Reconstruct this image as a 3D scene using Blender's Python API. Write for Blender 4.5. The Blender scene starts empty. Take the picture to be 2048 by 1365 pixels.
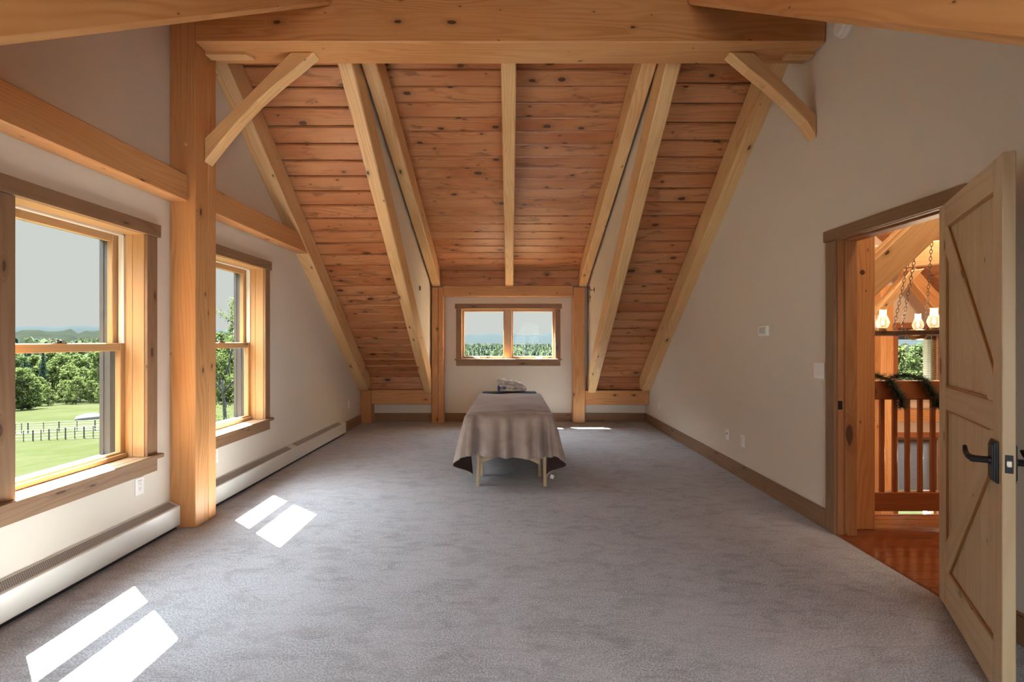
import bpy, bmesh, math, random
from mathutils import Vector, Matrix, Euler
random.seed(7)
SC = bpy.context.scene
COL = SC.collection
PI = math.pi
V = Vector

# ------------------------------------------------------------------ mesh builder
class MB:
    """collects solids; build() links them as one mesh object with a grain-aligned UV map"""
    def __init__(self):
        self.v = []; self.f = []; self.uv = []; self.mi = []
    def solid(self, verts, faces, t=(1, 0, 0), mi=0, off=None):
        b = len(self.v)
        verts = [V(p) for p in verts]
        self.v += verts
        t = V(t).normalized()
        if off is None:
            off = (random.uniform(0, 60), random.uniform(0, 60))
        for k, fc in enumerate(faces):
            pts = [verts[i] for i in fc]
            n = V((0, 0, 0))
            for i in range(len(pts)):
                a, c = pts[i], pts[(i + 1) % len(pts)]
                n += V(((a.y - c.y) * (a.z + c.z), (a.z - c.z) * (a.x + c.x), (a.x - c.x) * (a.y + c.y)))
            n = n.normalized() if n.length > 1e-12 else V((0, 0, 1))
            if abs(n.dot(t)) > .8:
                h = V((0, 0, 1)) if abs(n.z) < .7 else V((1, 0, 0))
                u = n.cross(h).normalized(); w = n.cross(u)
                self.uv.append([(p.dot(u) * .3 + off[0], p.dot(w) + off[1]) for p in pts])
            else:
                u = (t - n * n.dot(t)).normalized(); w = n.cross(u)
                self.uv.append([(p.dot(u) + off[0], p.dot(w) + off[1] + (k % 6) * 1.37) for p in pts])
            self.f.append([b + i for i in fc]); self.mi.append(mi)
        return self
    def box(self, x0, x1, y0, y1, z0, z1, t='x', mi=0):
        x0, x1 = sorted((x0, x1)); y0, y1 = sorted((y0, y1)); z0, z1 = sorted((z0, z1))
        vs = [(x0, y0, z0), (x1, y0, z0), (x1, y1, z0), (x0, y1, z0), (x0, y0, z1), (x1, y0, z1), (x1, y1, z1), (x0, y1, z1)]
        fs = [(0, 3, 2, 1), (4, 5, 6, 7), (0, 1, 5, 4), (1, 2, 6, 5), (2, 3, 7, 6), (3, 0, 4, 7)]
        tt = {'x': (1, 0, 0), 'y': (0, 1, 0), 'z': (0, 0, 1)}[t] if isinstance(t, str) else t
        return self.solid(vs, fs, tt, mi)
    def prism(self, poly, ext, t=(1, 0, 0), mi=0):
        """poly: list of 3D points (planar), extruded by vector ext"""
        poly = [V(p) for p in poly]; ext = V(ext); n = len(poly)
        nn = V((0, 0, 0))
        for i in range(n):
            a, c = poly[i], poly[(i + 1) % n]
            nn += V(((a.y - c.y) * (a.z + c.z), (a.z - c.z) * (a.x + c.x), (a.x - c.x) * (a.y + c.y)))
        if nn.dot(ext) > 0:
            poly.reverse()
        vs = poly + [p + ext for p in poly]
        fs = [tuple(range(n)), tuple(reversed(range(n, 2 * n)))]
        for i in range(n):
            j = (i + 1) % n
            fs.append((j, i, n + i, n + j))
        return self.solid(vs, fs, t, mi)
    def beam(self, p0, p1, w, h, up=(0, 0, 1), mi=0):
        p0, p1 = V(p0), V(p1); d = (p1 - p0).normalized()
        s = d.cross(V(up)).normalized(); u = s.cross(d).normalized()
        q = [p0 + s * a * w / 2 + u * c * h / 2 for a, c in ((-1, -1), (1, -1), (1, 1), (-1, 1))]
        return self.prism(q, p1 - p0, d, mi)
    def tube(self, pts, r, seg=8, mi=0, closed=False):
        pts = [V(p) for p in pts]; n = len(pts)
        rs = r if isinstance(r, (list, tuple)) else [r] * n
        vs = []; fs = []
        ref = None
        for i in range(n):
            if closed:
                d = pts[(i + 1) % n] - pts[i - 1]
            else:
                d = pts[min(i + 1, n - 1)] - pts[max(i - 1, 0)]
            d.normalize()
            if ref is None:
                ref = d.orthogonal().normalized()
            ref = (ref - d * ref.dot(d))
            ref = ref.normalized() if ref.length > 1e-6 else d.orthogonal().normalized()
            b = d.cross(ref)
            for k in range(seg):
                a = 2 * PI * k / seg
                vs.append(pts[i] + (ref * math.cos(a) + b * math.sin(a)) * rs[i])
        m = n if closed else n - 1
        for i in range(m):
            for k in range(seg):
                a = i * seg + k; b2 = i * seg + (k + 1) % seg
                c = ((i + 1) % n) * seg + (k + 1) % seg; d2 = ((i + 1) % n) * seg + k
                fs.append((a, b2, c, d2))
        if not closed:
            fs.append(tuple(reversed(range(seg)))); fs.append(tuple(range((n - 1) * seg, n * seg)))
        return self.solid(vs, fs, (pts[-1] - pts[0]) if not closed and (pts[-1] - pts[0]).length > 1e-6 else (0, 0, 1), mi)
    def lathe(self, prof, c, axis=(0, 0, 1), seg=20, mi=0, cap=True):
        c = V(c); ax = V(axis).normalized(); e1 = ax.orthogonal().normalized(); e2 = ax.cross(e1)
        vs = []; fs = []
        for r, z in prof:
            for k in range(seg):
                a = 2 * PI * k / seg
                vs.append(c + ax * z + (e1 * math.cos(a) + e2 * math.sin(a)) * max(r, 1e-5))
        for i in range(len(prof) - 1):
            for k in range(seg):
                fs.append((i * seg + k, i * seg + (k + 1) % seg, (i + 1) * seg + (k + 1) % seg, (i + 1) * seg + k))
        if cap:
            fs.append(tuple(reversed(range(seg)))); fs.append(tuple(range((len(prof) - 1) * seg, len(prof) * seg)))
        return self.solid(vs, fs, ax, mi)
    def build(self, name, mat, parent=None, loc=None, bevel=0, smooth=False, seg=1, rot=None):
        if parent is not None:
            base = V(parent['_w']) if '_w' in parent else V((0, 0, 0))
            org = base
        elif loc is not None:
            org = V(loc)
        else:
            lo = V((min(p.x for p in self.v), min(p.y for p in self.v), min(p.z for p in self.v)))
            hi = V((max(p.x for p in self.v), max(p.y for p in self.v), max(p.z for p in self.v)))
            org = V(((lo.x + hi.x) / 2, (lo.y + hi.y) / 2, lo.z))
        me = bpy.data.meshes.new(name)
        me.from_pydata([tuple(p - org) for p in self.v], [], self.f)
        ul = me.uv_layers.new(name='UVMap')
        flat = []
        for u in self.uv:
            for a in u:
                flat += [a[0], a[1]]
        ul.data.foreach_set('uv', flat)
        for m in (mat if isinstance(mat, (list, tuple)) else [mat]):
            me.materials.append(m)
        me.polygons.foreach_set('material_index', self.mi)
        if smooth:
            me.polygons.foreach_set('use_smooth', [True] * len(me.polygons))
        me.update()
        o = bpy.data.objects.new(name, me)
        COL.objects.link(o)
        if parent is not None:
            o.parent = parent
        else:
            o.location = org
        o['_w'] = tuple(org)
        if bevel:
            md = o.modifiers.new('edge', 'BEVEL'); md.width = bevel; md.segments = seg
            md.limit_method = 'ANGLE'; md.angle_limit = math.radians(40)
            md.use_clamp_overlap = True
        return o

def tag(o, label=None, cat=None, group=None, kind=None):
    if label: o['label'] = label
    if cat: o['category'] = cat
    if group: o['group'] = group
    if kind: o['kind'] = kind
    return o
def struct(o):
    o['kind'] = 'structure'; return o
def empty(name, loc, label=None, cat=None, group=None, kind=None):
    o = bpy.data.objects.new(name, None); COL.objects.link(o)
    o.location = loc; o['_w'] = tuple(loc); o.empty_display_size = .1
    return tag(o, label, cat, group, kind)
def copy_tree(o, parent=None):
    c = o.copy(); COL.objects.link(c)
    if parent is not None: c.parent = parent
    for ch in [k for k in list(SC.objects) if k.parent == o]:
        copy_tree(ch, c)
    return c

# ------------------------------------------------------------------ materials
class NT:
    def __init__(self, name):
        self.m = bpy.data.materials.new(name); self.m.use_nodes = True
        self.t = self.m.node_tree; self.n = self.t.nodes; self.l = self.t.links
        self.n.clear()
        self.out = self.n.new('ShaderNodeOutputMaterial')
    def node(self, typ, **kw):
        x = self.n.new(typ)
        for k, v in kw.items():
            if k.startswith('i_'):
                x.inputs[k[2:]].default_value = v
            else:
                setattr(x, k, v)
        return x
    def link(self, a, b): self.l.new(a, b)
    def put(self, sock, v):
        if isinstance(v, bpy.types.NodeSocket): self.l.new(v, sock)
        else: sock.default_value = v
    def math(self, op, a, b=0.0, c=None, clamp=False):
        x = self.n.new('ShaderNodeMath'); x.operation = op; x.use_clamp = clamp
        self.put(x.inputs[0], a)
        self.put(x.inputs[1], b)
        if c is not None: self.put(x.inputs[2], c)
        return x.outputs[0]
    def step(self, x, lo, hi):
        n = self.n.new('ShaderNodeMapRange'); n.interpolation_type = 'SMOOTHSTEP'
        self.put(n.inputs[0], x); self.put(n.inputs[1], lo); self.put(n.inputs[2], hi)
        n.inputs[3].default_value = 0; n.inputs[4].default_value = 1
        return n.outputs[0]
    def mix(self, f, a, b, mode='MIX'):
        x = self.n.new('ShaderNodeMix'); x.data_type = 'RGBA'; x.blend_type = mode
        self.put(x.inputs[0], f)
        self.put(x.inputs[6], (*a, 1) if isinstance(a, tuple) and len(a) == 3 else a)
        self.put(x.inputs[7], (*b, 1) if isinstance(b, tuple) and len(b) == 3 else b)
        return x.outputs[2]
    def comb(self, a, b, c=0.0):
        x = self.n.new('ShaderNodeCombineXYZ')
        for i, q in enumerate((a, b, c)): self.put(x.inputs[i], q)
        return x.outputs[0]
    def noise(self, vec, scale=1, detail=2, rough=.5, dist=0, dim='2D'):
        x = self.n.new('ShaderNodeTexNoise'); x.noise_dimensions = dim
        if vec is not None: self.link(vec, x.inputs['Vector'])
        x.inputs['Scale'].default_value = scale; x.inputs['Detail'].default_value = detail
        x.inputs['Roughness'].default_value = rough; x.inputs['Distortion'].default_value = dist
        return x
    def bump(self, h, strength=.2, dist=.01, normal=None):
        x = self.n.new('ShaderNodeBump'); x.inputs['Strength'].default_value = strength
        x.inputs['Distance'].default_value = dist; self.link(h, x.inputs['Height'])
        if normal is not None: self.link(normal, x.inputs['Normal'])
        return x.outputs[0]
    def bsdf(self, color, rough=.6, spec=.5, normal=None, metal=0, sheen=0, **kw):
        x = self.n.new('ShaderNodeBsdfPrincipled')
        self.put(x.inputs['Base Color'], (*color, 1) if isinstance(color, tuple) and len(color) == 3 else color)
        self.put(x.inputs['Roughness'], rough)
        x.inputs['Specular IOR Level'].default_value = spec
        x.inputs['Metallic'].default_value = metal
        if sheen:
            x.inputs['Sheen Weight'].default_value = sheen; x.inputs['Sheen Roughness'].default_value = .4
        if normal is not None: self.link(normal, x.inputs['Normal'])
        for k, v in kw.items(): self.put(x.inputs[k], v)
        self.link(x.outputs[0], self.out.inputs[0])
        return x

def wood(name, light, dark, knot=(.05, .022, .012), kdens=.55, ku=1.5, kv=4.2, ring=1.0, rough=.42, spec=.4, tint=.14, red=None, bump=.12, ksize=1.0, fine=.35, smear=0):
    s = NT(name)
    uv = s.node('ShaderNodeUVMap', uv_map='UVMap').outputs[0]
    sp = s.node('ShaderNodeSeparateXYZ'); s.link(uv, sp.inputs[0]); u, v = sp.outputs[0], sp.outputs[1]
    # knots
    kvec = s.comb(s.math('MULTIPLY', u, ku), s.math('MULTIPLY', v, kv))
    wob = s.noise(uv, 7, 2, .6)
    kvec2 = s.node('ShaderNodeVectorMath', operation='MULTIPLY_ADD')
    s.link(wob.outputs['Color'], kvec2.inputs[0]); kvec2.inputs[1].default_value = (.10, .10, 0); s.link(kvec, kvec2.inputs[2])
    vo = s.node('ShaderNodeTexVoronoi', voronoi_dimensions='2D', feature='F1', distance='EUCLIDEAN')
    s.link(kvec2.outputs[0], vo.inputs['Vector']); vo.inputs['Scale'].default_value = 1
    d = vo.outputs['Distance']
    cs = s.node('ShaderNodeSeparateColor'); s.link(vo.outputs['Color'], cs.inputs[0])
    on = s.math('GREATER_THAN', cs.outputs[0], 1 - kdens)
    R = s.math('MULTIPLY', s.math('ADD', s.math('MULTIPLY', s.math('POWER', cs.outputs[1], 2.2), .105), .020), on)
    R = s.math('MULTIPLY', R, ksize)
    km = s.math('SUBTRACT', 1.0, s.step(d, s.math('MULTIPLY', R, .72), s.math('ADD', R, .004)))
    km = s.math('MULTIPLY', km, on)
    core = s.math('MULTIPLY', s.math('SUBTRACT', 1.0, s.step(d, s.math('MULTIPLY', R, .15), s.math('MULTIPLY', R, .6))), on)
    halo = s.math('MULTIPLY', s.math('SUBTRACT', 1.0, s.step(d, s.math('MULTIPLY', R, .8), s.math('MULTIPLY', R, 3.2))), on)
    # rings bending round the knots
    broad = s.noise(s.comb(s.math('MULTIPLY', u, .55), s.math('MULTIPLY', v, 5.0)), 1, 2.5, .5, .2)
    ph = s.math('ADD', s.math('MULTIPLY', broad.outputs[0], 9.0 * ring), s.math('MULTIPLY', v, 26 * ring))
    ph = s.math('ADD', ph, s.math('MULTIPLY', halo, 2.2))
    rg = s.math('ADD', s.math('MULTIPLY', s.math('SINE', s.math('MULTIPLY', ph, 6.283)), .5), .5)
    rg = s.math('POWER', rg, 1.7)
    streak = s.noise(s.comb(s.math('MULTIPLY', u, 2.2), s.math('MULTIPLY', v, 150)), 1, 3, .65)
    big = s.noise(s.comb(s.math('MULTIPLY', u, .8), s.math('MULTIPLY', v, 1.9)), 1, 2, .5)
    f = s.math('ADD', s.math('MULTIPLY', rg, 1 - fine), s.math('MULTIPLY', streak.outputs[0], fine))
    amp = s.step(s.noise(s.comb(s.math('MULTIPLY', u, .6), s.math('MULTIPLY', v, 3.1)), 1.3, 1).outputs[0], .3, .75)
    f = s.math('MULTIPLY', f, s.math('ADD', s.math('MULTIPLY', amp, .65), .35))
    c = s.mix(f, light, dark)
    c = s.mix(s.math('MULTIPLY', s.step(big.outputs[0], .38, .72), tint * 2.2), c, red if red else tuple(x * y for x, y in zip(dark, (1.0, .8, .62))))
    c = s.mix(s.math('MULTIPLY', halo, .42), c, tuple(x * .62 for x in dark))
    c = s.mix(s.math('MULTIPLY', km, .85), c, knot)
    c = s.mix(s.math('MULTIPLY', core, .55), c, tuple(x * 2.2 for x in knot))
    if smear:
        sm = s.noise(s.comb(s.math('MULTIPLY', u, 2.6), s.math('MULTIPLY', v, 10)), 1, 3, .6, .5)
        c = s.mix(s.math('MULTIPLY', s.step(sm.outputs[0], .56, .74), smear), c, tuple(x * .35 for x in dark))
    h = s.math('ADD', s.math('MULTIPLY', streak.outputs[0], .35), s.math('MULTIPLY', rg, .25))
    h = s.math('SUBTRACT', h, s.math('MULTIPLY', km, .25))
    nrm = s.bump(h, bump, .004)
    s.bsdf(c, rough, spec, nrm)
    return s.m

def plain(name, color, rough=.5, spec=.5, metal=0, noise=0.0, nscale=40, bump=0, **kw):
    s = NT(name)
    tc = s.node('ShaderNodeTexCoord').outputs['Object']
    nz = s.noise(tc, nscale, 3, .6, dim='3D')
    c = s.mix(s.math('MULTIPLY', nz.outputs[0], 1.0), tuple(max(0, x * (1 - noise)) for x in color), tuple(min(1, x * (1 + noise)) for x in color))
    nrm = s.bump(nz.outputs[0], bump, .002) if bump else None
    s.bsdf(c, rough, spec, nrm, metal, **kw)
    return s.m

M = {}
M['timber'] = wood('honey_pine_timber', (.76, .51, .255), (.58, .33, .14), kdens=.6, ku=2.2, kv=4.6, ksize=.62, rough=.45, tint=.16)
M['timber2'] = wood('orange_pine_timber', (.62, .325, .13), (.44, .19, .064), kdens=.6, ku=2.2, kv=4.6, ksize=.66, rough=.45, tint=.16)
M['plank'] = wood('red_brown_pine_plank', (.54, .255, .115), (.375, .145, .055), knot=(.035, .013, .008), kdens=.50, ku=3.2, kv=6.0, ksize=1.5, smear=.6, rough=.36, tint=.3, ring=.8)
M['casing'] = wood('weathered_brown_casing', (.285, .172, .096), (.20, .110, .055), kdens=.6, ku=2.6, kv=9, ksize=.9, rough=.55, tint=.1)
M['winwood'] = wood('clear_fir_window', (.47, .30, .15), (.36, .20, .085), kdens=.06, rough=.32, fine=.6, spec=.5)
M['door'] = wood('pale_knotty_alder', (.60, .475, .30), (.50, .365, .205), knot=(.12, .07, .04), kdens=.42, ku=2.0, kv=4.5, ksize=.8, rough=.42, tint=.1, ring=.5)
M['bead'] = wood('stained_bead', (.42, .22, .08), (.32, .14, .04), kdens=.03, rough=.4)
M['redwood'] = wood('red_stained_fir', (.36, .135, .05), (.235, .07, .022), kdens=.35, ku=2, kv=6, ksize=.7, rough=.38, ring=1.4)
M['jamb'] = wood('hall_jamb', (.40, .20, .09), (.30, .13, .05), kdens=.15, rough=.45)

def wall_mat(name, color):
    s = NT(name)
    tc = s.node('ShaderNodeTexCoord').outputs['Object']
    n = s.noise(tc, 180, 3, .6, dim='3D'); b = s.noise(tc, .9, 2, .5, dim='3D')
    c = s.mix(b.outputs[0], tuple(x * .97 for x in color), tuple(x * 1.03 for x in color))
    s.bsdf(c, .75, .25, s.bump(n.outputs[0], .08, .001))
    return s.m
M['wall'] = wall_mat('greige_paint', (.69, .637, .552))

def carpet_mat():
    s = NT('grey_taupe_carpet')
    tc = s.node('ShaderNodeTexCoord').outputs['Object']
    pile = s.noise(tc, 135, 3, .75, dim='3D')
    mid = s.noise(tc, 45, 3, .65, dim='3D')
    def strokes(rot, sx, sy, sc, dist):
        mp = s.node('ShaderNodeMapping'); s.link(tc, mp.inputs[0]); mp.inputs['Rotation'].default_value = (0, 0, rot); mp.inputs['Scale'].default_value = (sx, sy, 1)
        return s.noise(mp.outputs[0], sc, 4, .62, dist, dim='3D').outputs[0]
    a = strokes(.75, 1, 2.6, 4.6, 1.0); b = strokes(-.35, 1, 2.0, 7.5, 1.2)
    patch = s.noise(tc, 1.5, 3, .6, .6, dim='3D').outputs[0]
    f = s.step(pile.outputs[0], .33, .67)
    c = s.mix(f, (.21, .213, .236), (.55, .555, .60))
    c = s.mix(s.math('MULTIPLY', s.step(a, .46, .68), .40), c, (.20, .190, .192))
    c = s.mix(s.math('MULTIPLY', s.step(b, .48, .70), .30), c, (.22, .206, .205))
    c = s.mix(s.math('MULTIPLY', s.step(patch, .40, .68), .28), c, (.50, .505, .545))
    c = s.mix(s.math('MULTIPLY', s.step(mid.outputs[0], .5, .7), .22), c, (.25, .24, .245))
    h = s.math('ADD', s.math('MULTIPLY', pile.outputs[0], .8), s.math('MULTIPLY', mid.outputs[0], .5))
    s.bsdf(c, .95, .1, s.bump(h, .35, .003), sheen=.12)
    return s.m
M['carpet'] = carpet_mat()
M['white'] = plain('white_plastic', (.86, .85, .82), .35)
M['enamel'] = plain('almond_white_enamel', (.66, .645, .60), .3, noise=.02)
M['darkgap'] = plain('shadow_black_metal', (.02, .02, .025), .6)
M['bronze'] = plain('dark_bronze_cladding', (.075, .065, .06), .5, noise=.1)
M['track'] = plain('white_vinyl_track', (.62, .62, .58), .4)
M['black'] = plain('oil_rubbed_bronze', (.018, .018, .024), .34, .6, metal=.5)
M['steel'] = plain('brushed_steel', (.62, .58, .50), .35, metal=.9)
M['iron'] = plain('aged_iron', (.16, .14, .13), .45, metal=.7)
M['brass'] = plain('dull_brass', (.30, .22, .12), .4, metal=.8)
M['screen'] = plain('grey_display', (.48, .50, .50), .12)
M['rednut'] = plain('red_wire_nut', (.30, .03, .025), .4)
M['wire'] = plain('grey_wire', (.12, .11, .08), .5)

def grille_mat():
    s = NT('perforated_grille')
    uv = s.node('ShaderNodeUVMap', uv_map='UVMap').outputs[0]
    sp = s.node('ShaderNodeSeparateXYZ'); s.link(uv, sp.inputs[0])
    P = .0095
    a = s.math('DIVIDE', sp.outputs[0], P); b = s.math('DIVIDE', sp.outputs[1], P * .86)
    row = s.math('FLOOR', b)
    a = s.math('ADD', a, s.math('MULTIPLY', s.math('MODULO', row, 2.0), .5))
    fa = s.math('SUBTRACT', s.math('FRACT', a), .5); fb = s.math('SUBTRACT', s.math('FRACT', b), .5)
    r = s.math('SQRT', s.math('ADD', s.math('MULTIPLY', fa, fa), s.math('MULTIPLY', fb, fb)))
    hole = s.math('SUBTRACT', 1.0, s.step(r, .30, .38))
    c = s.mix(hole, (.46, .43, .40), (.025, .025, .03))
    s.bsdf(c, .4, .5)
    return s.m
M['grille'] = grille_mat()

def glass_mat(name='window_glass', tint=(.93, .95, .93), gloss=.06):
    s = NT(name)
    tr = s.node('ShaderNodeBsdfTransparent'); tr.inputs[0].default_value = (*tint, 1)
    gl = s.node('ShaderNodeBsdfGlossy'); gl.inputs['Roughness'].default_value = .02
    ge = s.node('ShaderNodeNewGeometry'); dt = s.node('ShaderNodeVectorMath', operation='DOT_PRODUCT')
    s.link(ge.outputs['Normal'], dt.inputs[0]); s.link(ge.outputs['Incoming'], dt.inputs[1])
    c = s.math('SUBTRACT', 1.0, s.math('ABSOLUTE', dt.outputs['Value']), clamp=True)
    fr = s.math('ADD', s.math('MULTIPLY', s.math('POWER', c, 5.0), .3), .002)
    mx = s.node('ShaderNodeMixShader'); s.link(fr, mx.inputs[0])
    s.link(tr.outputs[0], mx.inputs[1]); s.link(gl.outputs[0], mx.inputs[2]); s.link(mx.outputs[0], s.out.inputs[0])
    return s.m
M['glass'] = glass_mat()
def lamp_glass():
    s = NT('lamp_glass')
    tr = s.node('ShaderNodeBsdfTransparent'); tr.inputs[0].default_value = (.97, .95, .92, 1)
    tl = s.node('ShaderNodeBsdfTranslucent'); tl.inputs[0].default_value = (.95, .92, .86, 1)
    gl = s.node('ShaderNodeBsdfGlossy'); gl.inputs['Roughness'].default_value = .06
    a = s.node('ShaderNodeMixShader'); lw = s.node('ShaderNodeLayerWeight'); lw.inputs[0].default_value = .35
    s.link(s.math('ADD', s.math('MULTIPLY', lw.outputs['Facing'], .35), .10), a.inputs[0]); s.link(tr.outputs[0], a.inputs[1]); s.link(tl.outputs[0], a.inputs[2])
    b = s.node('ShaderNodeMixShader'); b.inputs[0].default_value = .07; s.link(a.outputs[0], b.inputs[1]); s.link(gl.outputs[0], b.inputs[2]); s.link(b.outputs[0], s.out.inputs[0])
    return s.m
def emit_mat(name, color, strength):
    s = NT(name)
    e = s.node('ShaderNodeEmission'); e.inputs[0].default_value = (*color, 1); e.inputs[1].default_value = strength
    s.link(e.outputs[0], s.out.inputs[0]); return s.m
M['flame'] = emit_mat('warm_bulb', (1, .78, .45), 9)
M['tree_bark'] = plain('grey_bark', (.019, .018, .018), .9, noise=.3, nscale=6)
def leaf_mat(name, a, b):
    s = NT(name)
    tc = s.node('ShaderNodeTexCoord').outputs['Object']
    n = s.noise(tc, 1.3, 3, .7, dim='3D'); oi = s.node('ShaderNodeObjectInfo')
    c = s.mix(s.step(n.outputs[0], .35, .7), a, b)
    c = s.mix(s.math('MULTIPLY', oi.outputs['Random'], .35), c, tuple(x * .6 for x in a))
    d = s.node('ShaderNodeBsdfDiffuse'); s.link(c, d.inputs[0])
    t = s.node('ShaderNodeBsdfTranslucent'); s.link(c, t.inputs[0])
    mx = s.node('ShaderNodeMixShader'); mx.inputs[0].default_value = .35
    s.link(d.outputs[0], mx.inputs[1]); s.link(t.outputs[0], mx.inputs[2]); s.link(mx.outputs[0], s.out.inputs[0])
    return s.m
# ------------------------------------------------------------------ main dimensions (metres; camera stands at the origin, +Y into the room)
XL, XR, YB, YN = -2.45, 2.27, 7.615, -0.85
EYE = 1.345
RF, RB, RZ = 3.26, 3.52, 3.487            # ridge beam front, back, underside
def zr(y): return 6.7015 - .836 * y       # far rafter underside
def zp(y): return 7.02 - .836 * y         # far ceiling boards
def zrn(y): return 1.186 + .788 * y       # near rafter underside
def zpn(y): return 1.50 + .788 * y
def zdr(y): return 5.3145 - .415 * y      # dormer rafter underside
def zdp(y): return 5.61 - .415 * y
def zdn(y): return 2.796 + .415 * y       # near dormer boards
PEAK = 3.39
W1 = (2.24, 3.047); W2 = (3.712, 4.519); WZ = (.568, 2.059)
DY = (2.362, 3.151); DZ = 2.045

# ---- floor
f = MB(); f.box(XL - .2, XR + .02, YN - .15, YB + .19, -.25, 0)
struct(f.build('floor', M['carpet'], loc=(0, 0, 0)))

# ---- gable walls with openings (polygon strips)
def gable(name, x0, x1, openings, cuts, mat):
    ys = sorted(set([YN - .15, PEAK, YB + .18] + [y for o in openings for y in o[:2]] + cuts))
    def top(y): return (zp(y) if y >= PEAK else zpn(y)) + .04
    m = MB()
    for a, b in zip(ys[:-1], ys[1:]):
        op = [o for o in openings if o[0] <= a + 1e-6 and b <= o[1] + 1e-6]
        zz = [(0, None)] if not op else ([(0, op[0][2])] if op[0][2] > 0 else []) + [(op[0][3], None)]
        for z0, z1 in zz:
            pl = [(x0, a, z0), (x0, b, z0), (x0, b, z1 if z1 else top(b)), (x0, a, z1 if z1 else top(a))]
            m.prism(pl, (x1 - x0, 0, 0), (0, 1, 0))
    return struct(m.build(name, mat, loc=(0, 0, 0)))
o = .018
gable('wall_left', XL - .20, XL, [(W1[0] - o, W1[1] + o, WZ[0] - .03, WZ[1] + o), (W2[0] - o, W2[1] + o, WZ[0] - .03, WZ[1] + o)], [], M['wall'])
gable('wall_right', XR, XR + .125, [(DY[0] - .018, DY[1] + .018, 0, DZ + .018)], [], M['wall'])

# ---- back wall (far) with the dormer window opening
BWX = (-.808, .7546); BWZ = (1.047, 1.882)
b = MB()
T0, T1 = YB, YB + .18
for x0, x1 in ((XL - .2, -1.36), (1.35, XR + .125)):
    b.box(x0, x1, T0, T1, 0, .70)
b.box(-1.36, 1.35, T0, T1, 0, BWZ[0] - .03)
b.box(-1.36, 1.35, T0, T1, BWZ[1] + .02, 2.47)
b.box(-1.36, BWX[0] - .02, T0, T1, BWZ[0] - .03, BWZ[1] + .02)
b.box(BWX[1] + .02, 1.35, T0, T1, BWZ[0] - .03, BWZ[1] + .02)
struct(b.build('wall_back', M['wall'], loc=(0, 0, 0)))
# ---- wall behind the camera with an invented opening, set off-centre to steer the fill
NWX = (.15, 1.09); NWZ = (.75, 2.05)
b = MB(); T1, T0 = YN, YN - .15
for x0, x1 in ((XL - .2, -1.36), (1.35, XR + .125)):
    b.box(x0, x1, T0, T1, 0, .86)
b.box(-1.36, 1.35, T0, T1, 0, NWZ[0]); b.box(-1.36, 1.35, T0, T1, NWZ[1], 2.47)
b.box(-1.36, NWX[0], T0, T1, NWZ[0], NWZ[1]); b.box(NWX[1], 1.35, T0, T1, NWZ[0], NWZ[1])
struct(b.build('wall_front', M['wall'], loc=(0, 0, 0)))

# ---- dormer cheek walls
def cheek(name, x0, x1, far=True):
    if far: pl = [(3.46, 4.10), (YB + .18, zp(YB + .18) - .02), (YB + .18, zdp(YB + .18) + .03), (3.46, 4.2)]
    else: pl = [(3.32, 4.12), (YN - .15, zpn(YN - .15) - .02), (YN - .15, zdn(YN - .15) + .03), (3.32, 4.19)]
    m = MB(); m.prism([(x0, y, z) for y, z in pl], (x1 - x0, 0, 0), (0, 1, 0))
    struct(m.build(name, M['wall'], loc=(0, 0, 0)))
cheek('wall_dormer_left', -1.36, -1.30); cheek('wall_dormer_right', 1.29, 1.35)
cheek('wall_alcove_left', -1.36, -1.30, False); cheek('wall_alcove_right', 1.29, 1.35, False)
# slim boards along the cheeks over the rafters
for nm, x0, x1 in (('trim_1', -1.30, -1.284), ('trim_2', 1.274, 1.29)):
    m = MB()
    m.prism([(x0, 3.6, zr(3.6) + .255), (x0, 7.58, zr(7.58) + .255), (x0, 7.58, zr(7.58) + .36), (x0, 3.6, zr(3.6) + .36)], (x1 - x0, 0, 0), (0, -.836, .7))
    struct(m.build(nm, M['timber'], loc=(0, 0, 0), bevel=.002))

# ---- board ceilings: every board a solid strip with eased edges
def boards(name, x0, x1, zf, ya, yb, stepy, mat=None):
    m = MB(); n = int(abs(yb - ya) / stepy) + 1; s = 1 if yb > ya else -1
    sl = (zf(1) - zf(0)); L = math.sqrt(1 + sl * sl)
    nrm = V((0, -sl, 1)).normalized() * .022
    for i in range(n):
        a = ya + s * i * stepy; c = a + s * (stepy)
        if (c - yb) * s > 0: c = yb
        if abs(c - a) < .01: continue
        g = .0030; ch = .009
        lo, hi = min(a, c) + g, max(a, c) - g
        # profile across the board (chamfered V-groove on the room side)
        pr = [(lo, zf(lo)), (lo + ch, zf(lo + ch)), (hi - ch, zf(hi - ch)), (hi, zf(hi))]
        P = []
        up = nrm
        P.append(V((x0, lo, zf(lo))) + up * .50); P.append(V((x0, lo + ch, zf(lo + ch)))); P.append(V((x0, hi - ch, zf(hi - ch)))); P.append(V((x0, hi, zf(hi))) + up * .50)
        P.append(V((x0, hi, zf(hi))) + up); P.append(V((x0, lo, zf(lo))) + up)
        m.prism(P, (x1 - x0, 0, 0), (1, 0, 0))
    return struct(m.build(name, mat or M['plank'], loc=(0, 0, 0)))
boards('ceiling_left', XL, -1.303, zp, 3.43 - .02, YB, .1328)
boards('ceiling_right', 1.293, XR, zp, 3.43 - .045, YB, .1328)
boards('ceiling_dormer', -1.30, 1.29, zdp, 3.43 - .03, YB, .1635)
boards('ceiling_front_left', XL, -1.303, zpn, 3.36, YN, .136)
boards('ceiling_front_right', 1.293, XR, zpn, 3.36, YN, .136)
boards('ceiling_front_dormer', -1.30, 1.29, zdn, 3.37, YN, .16)
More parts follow.
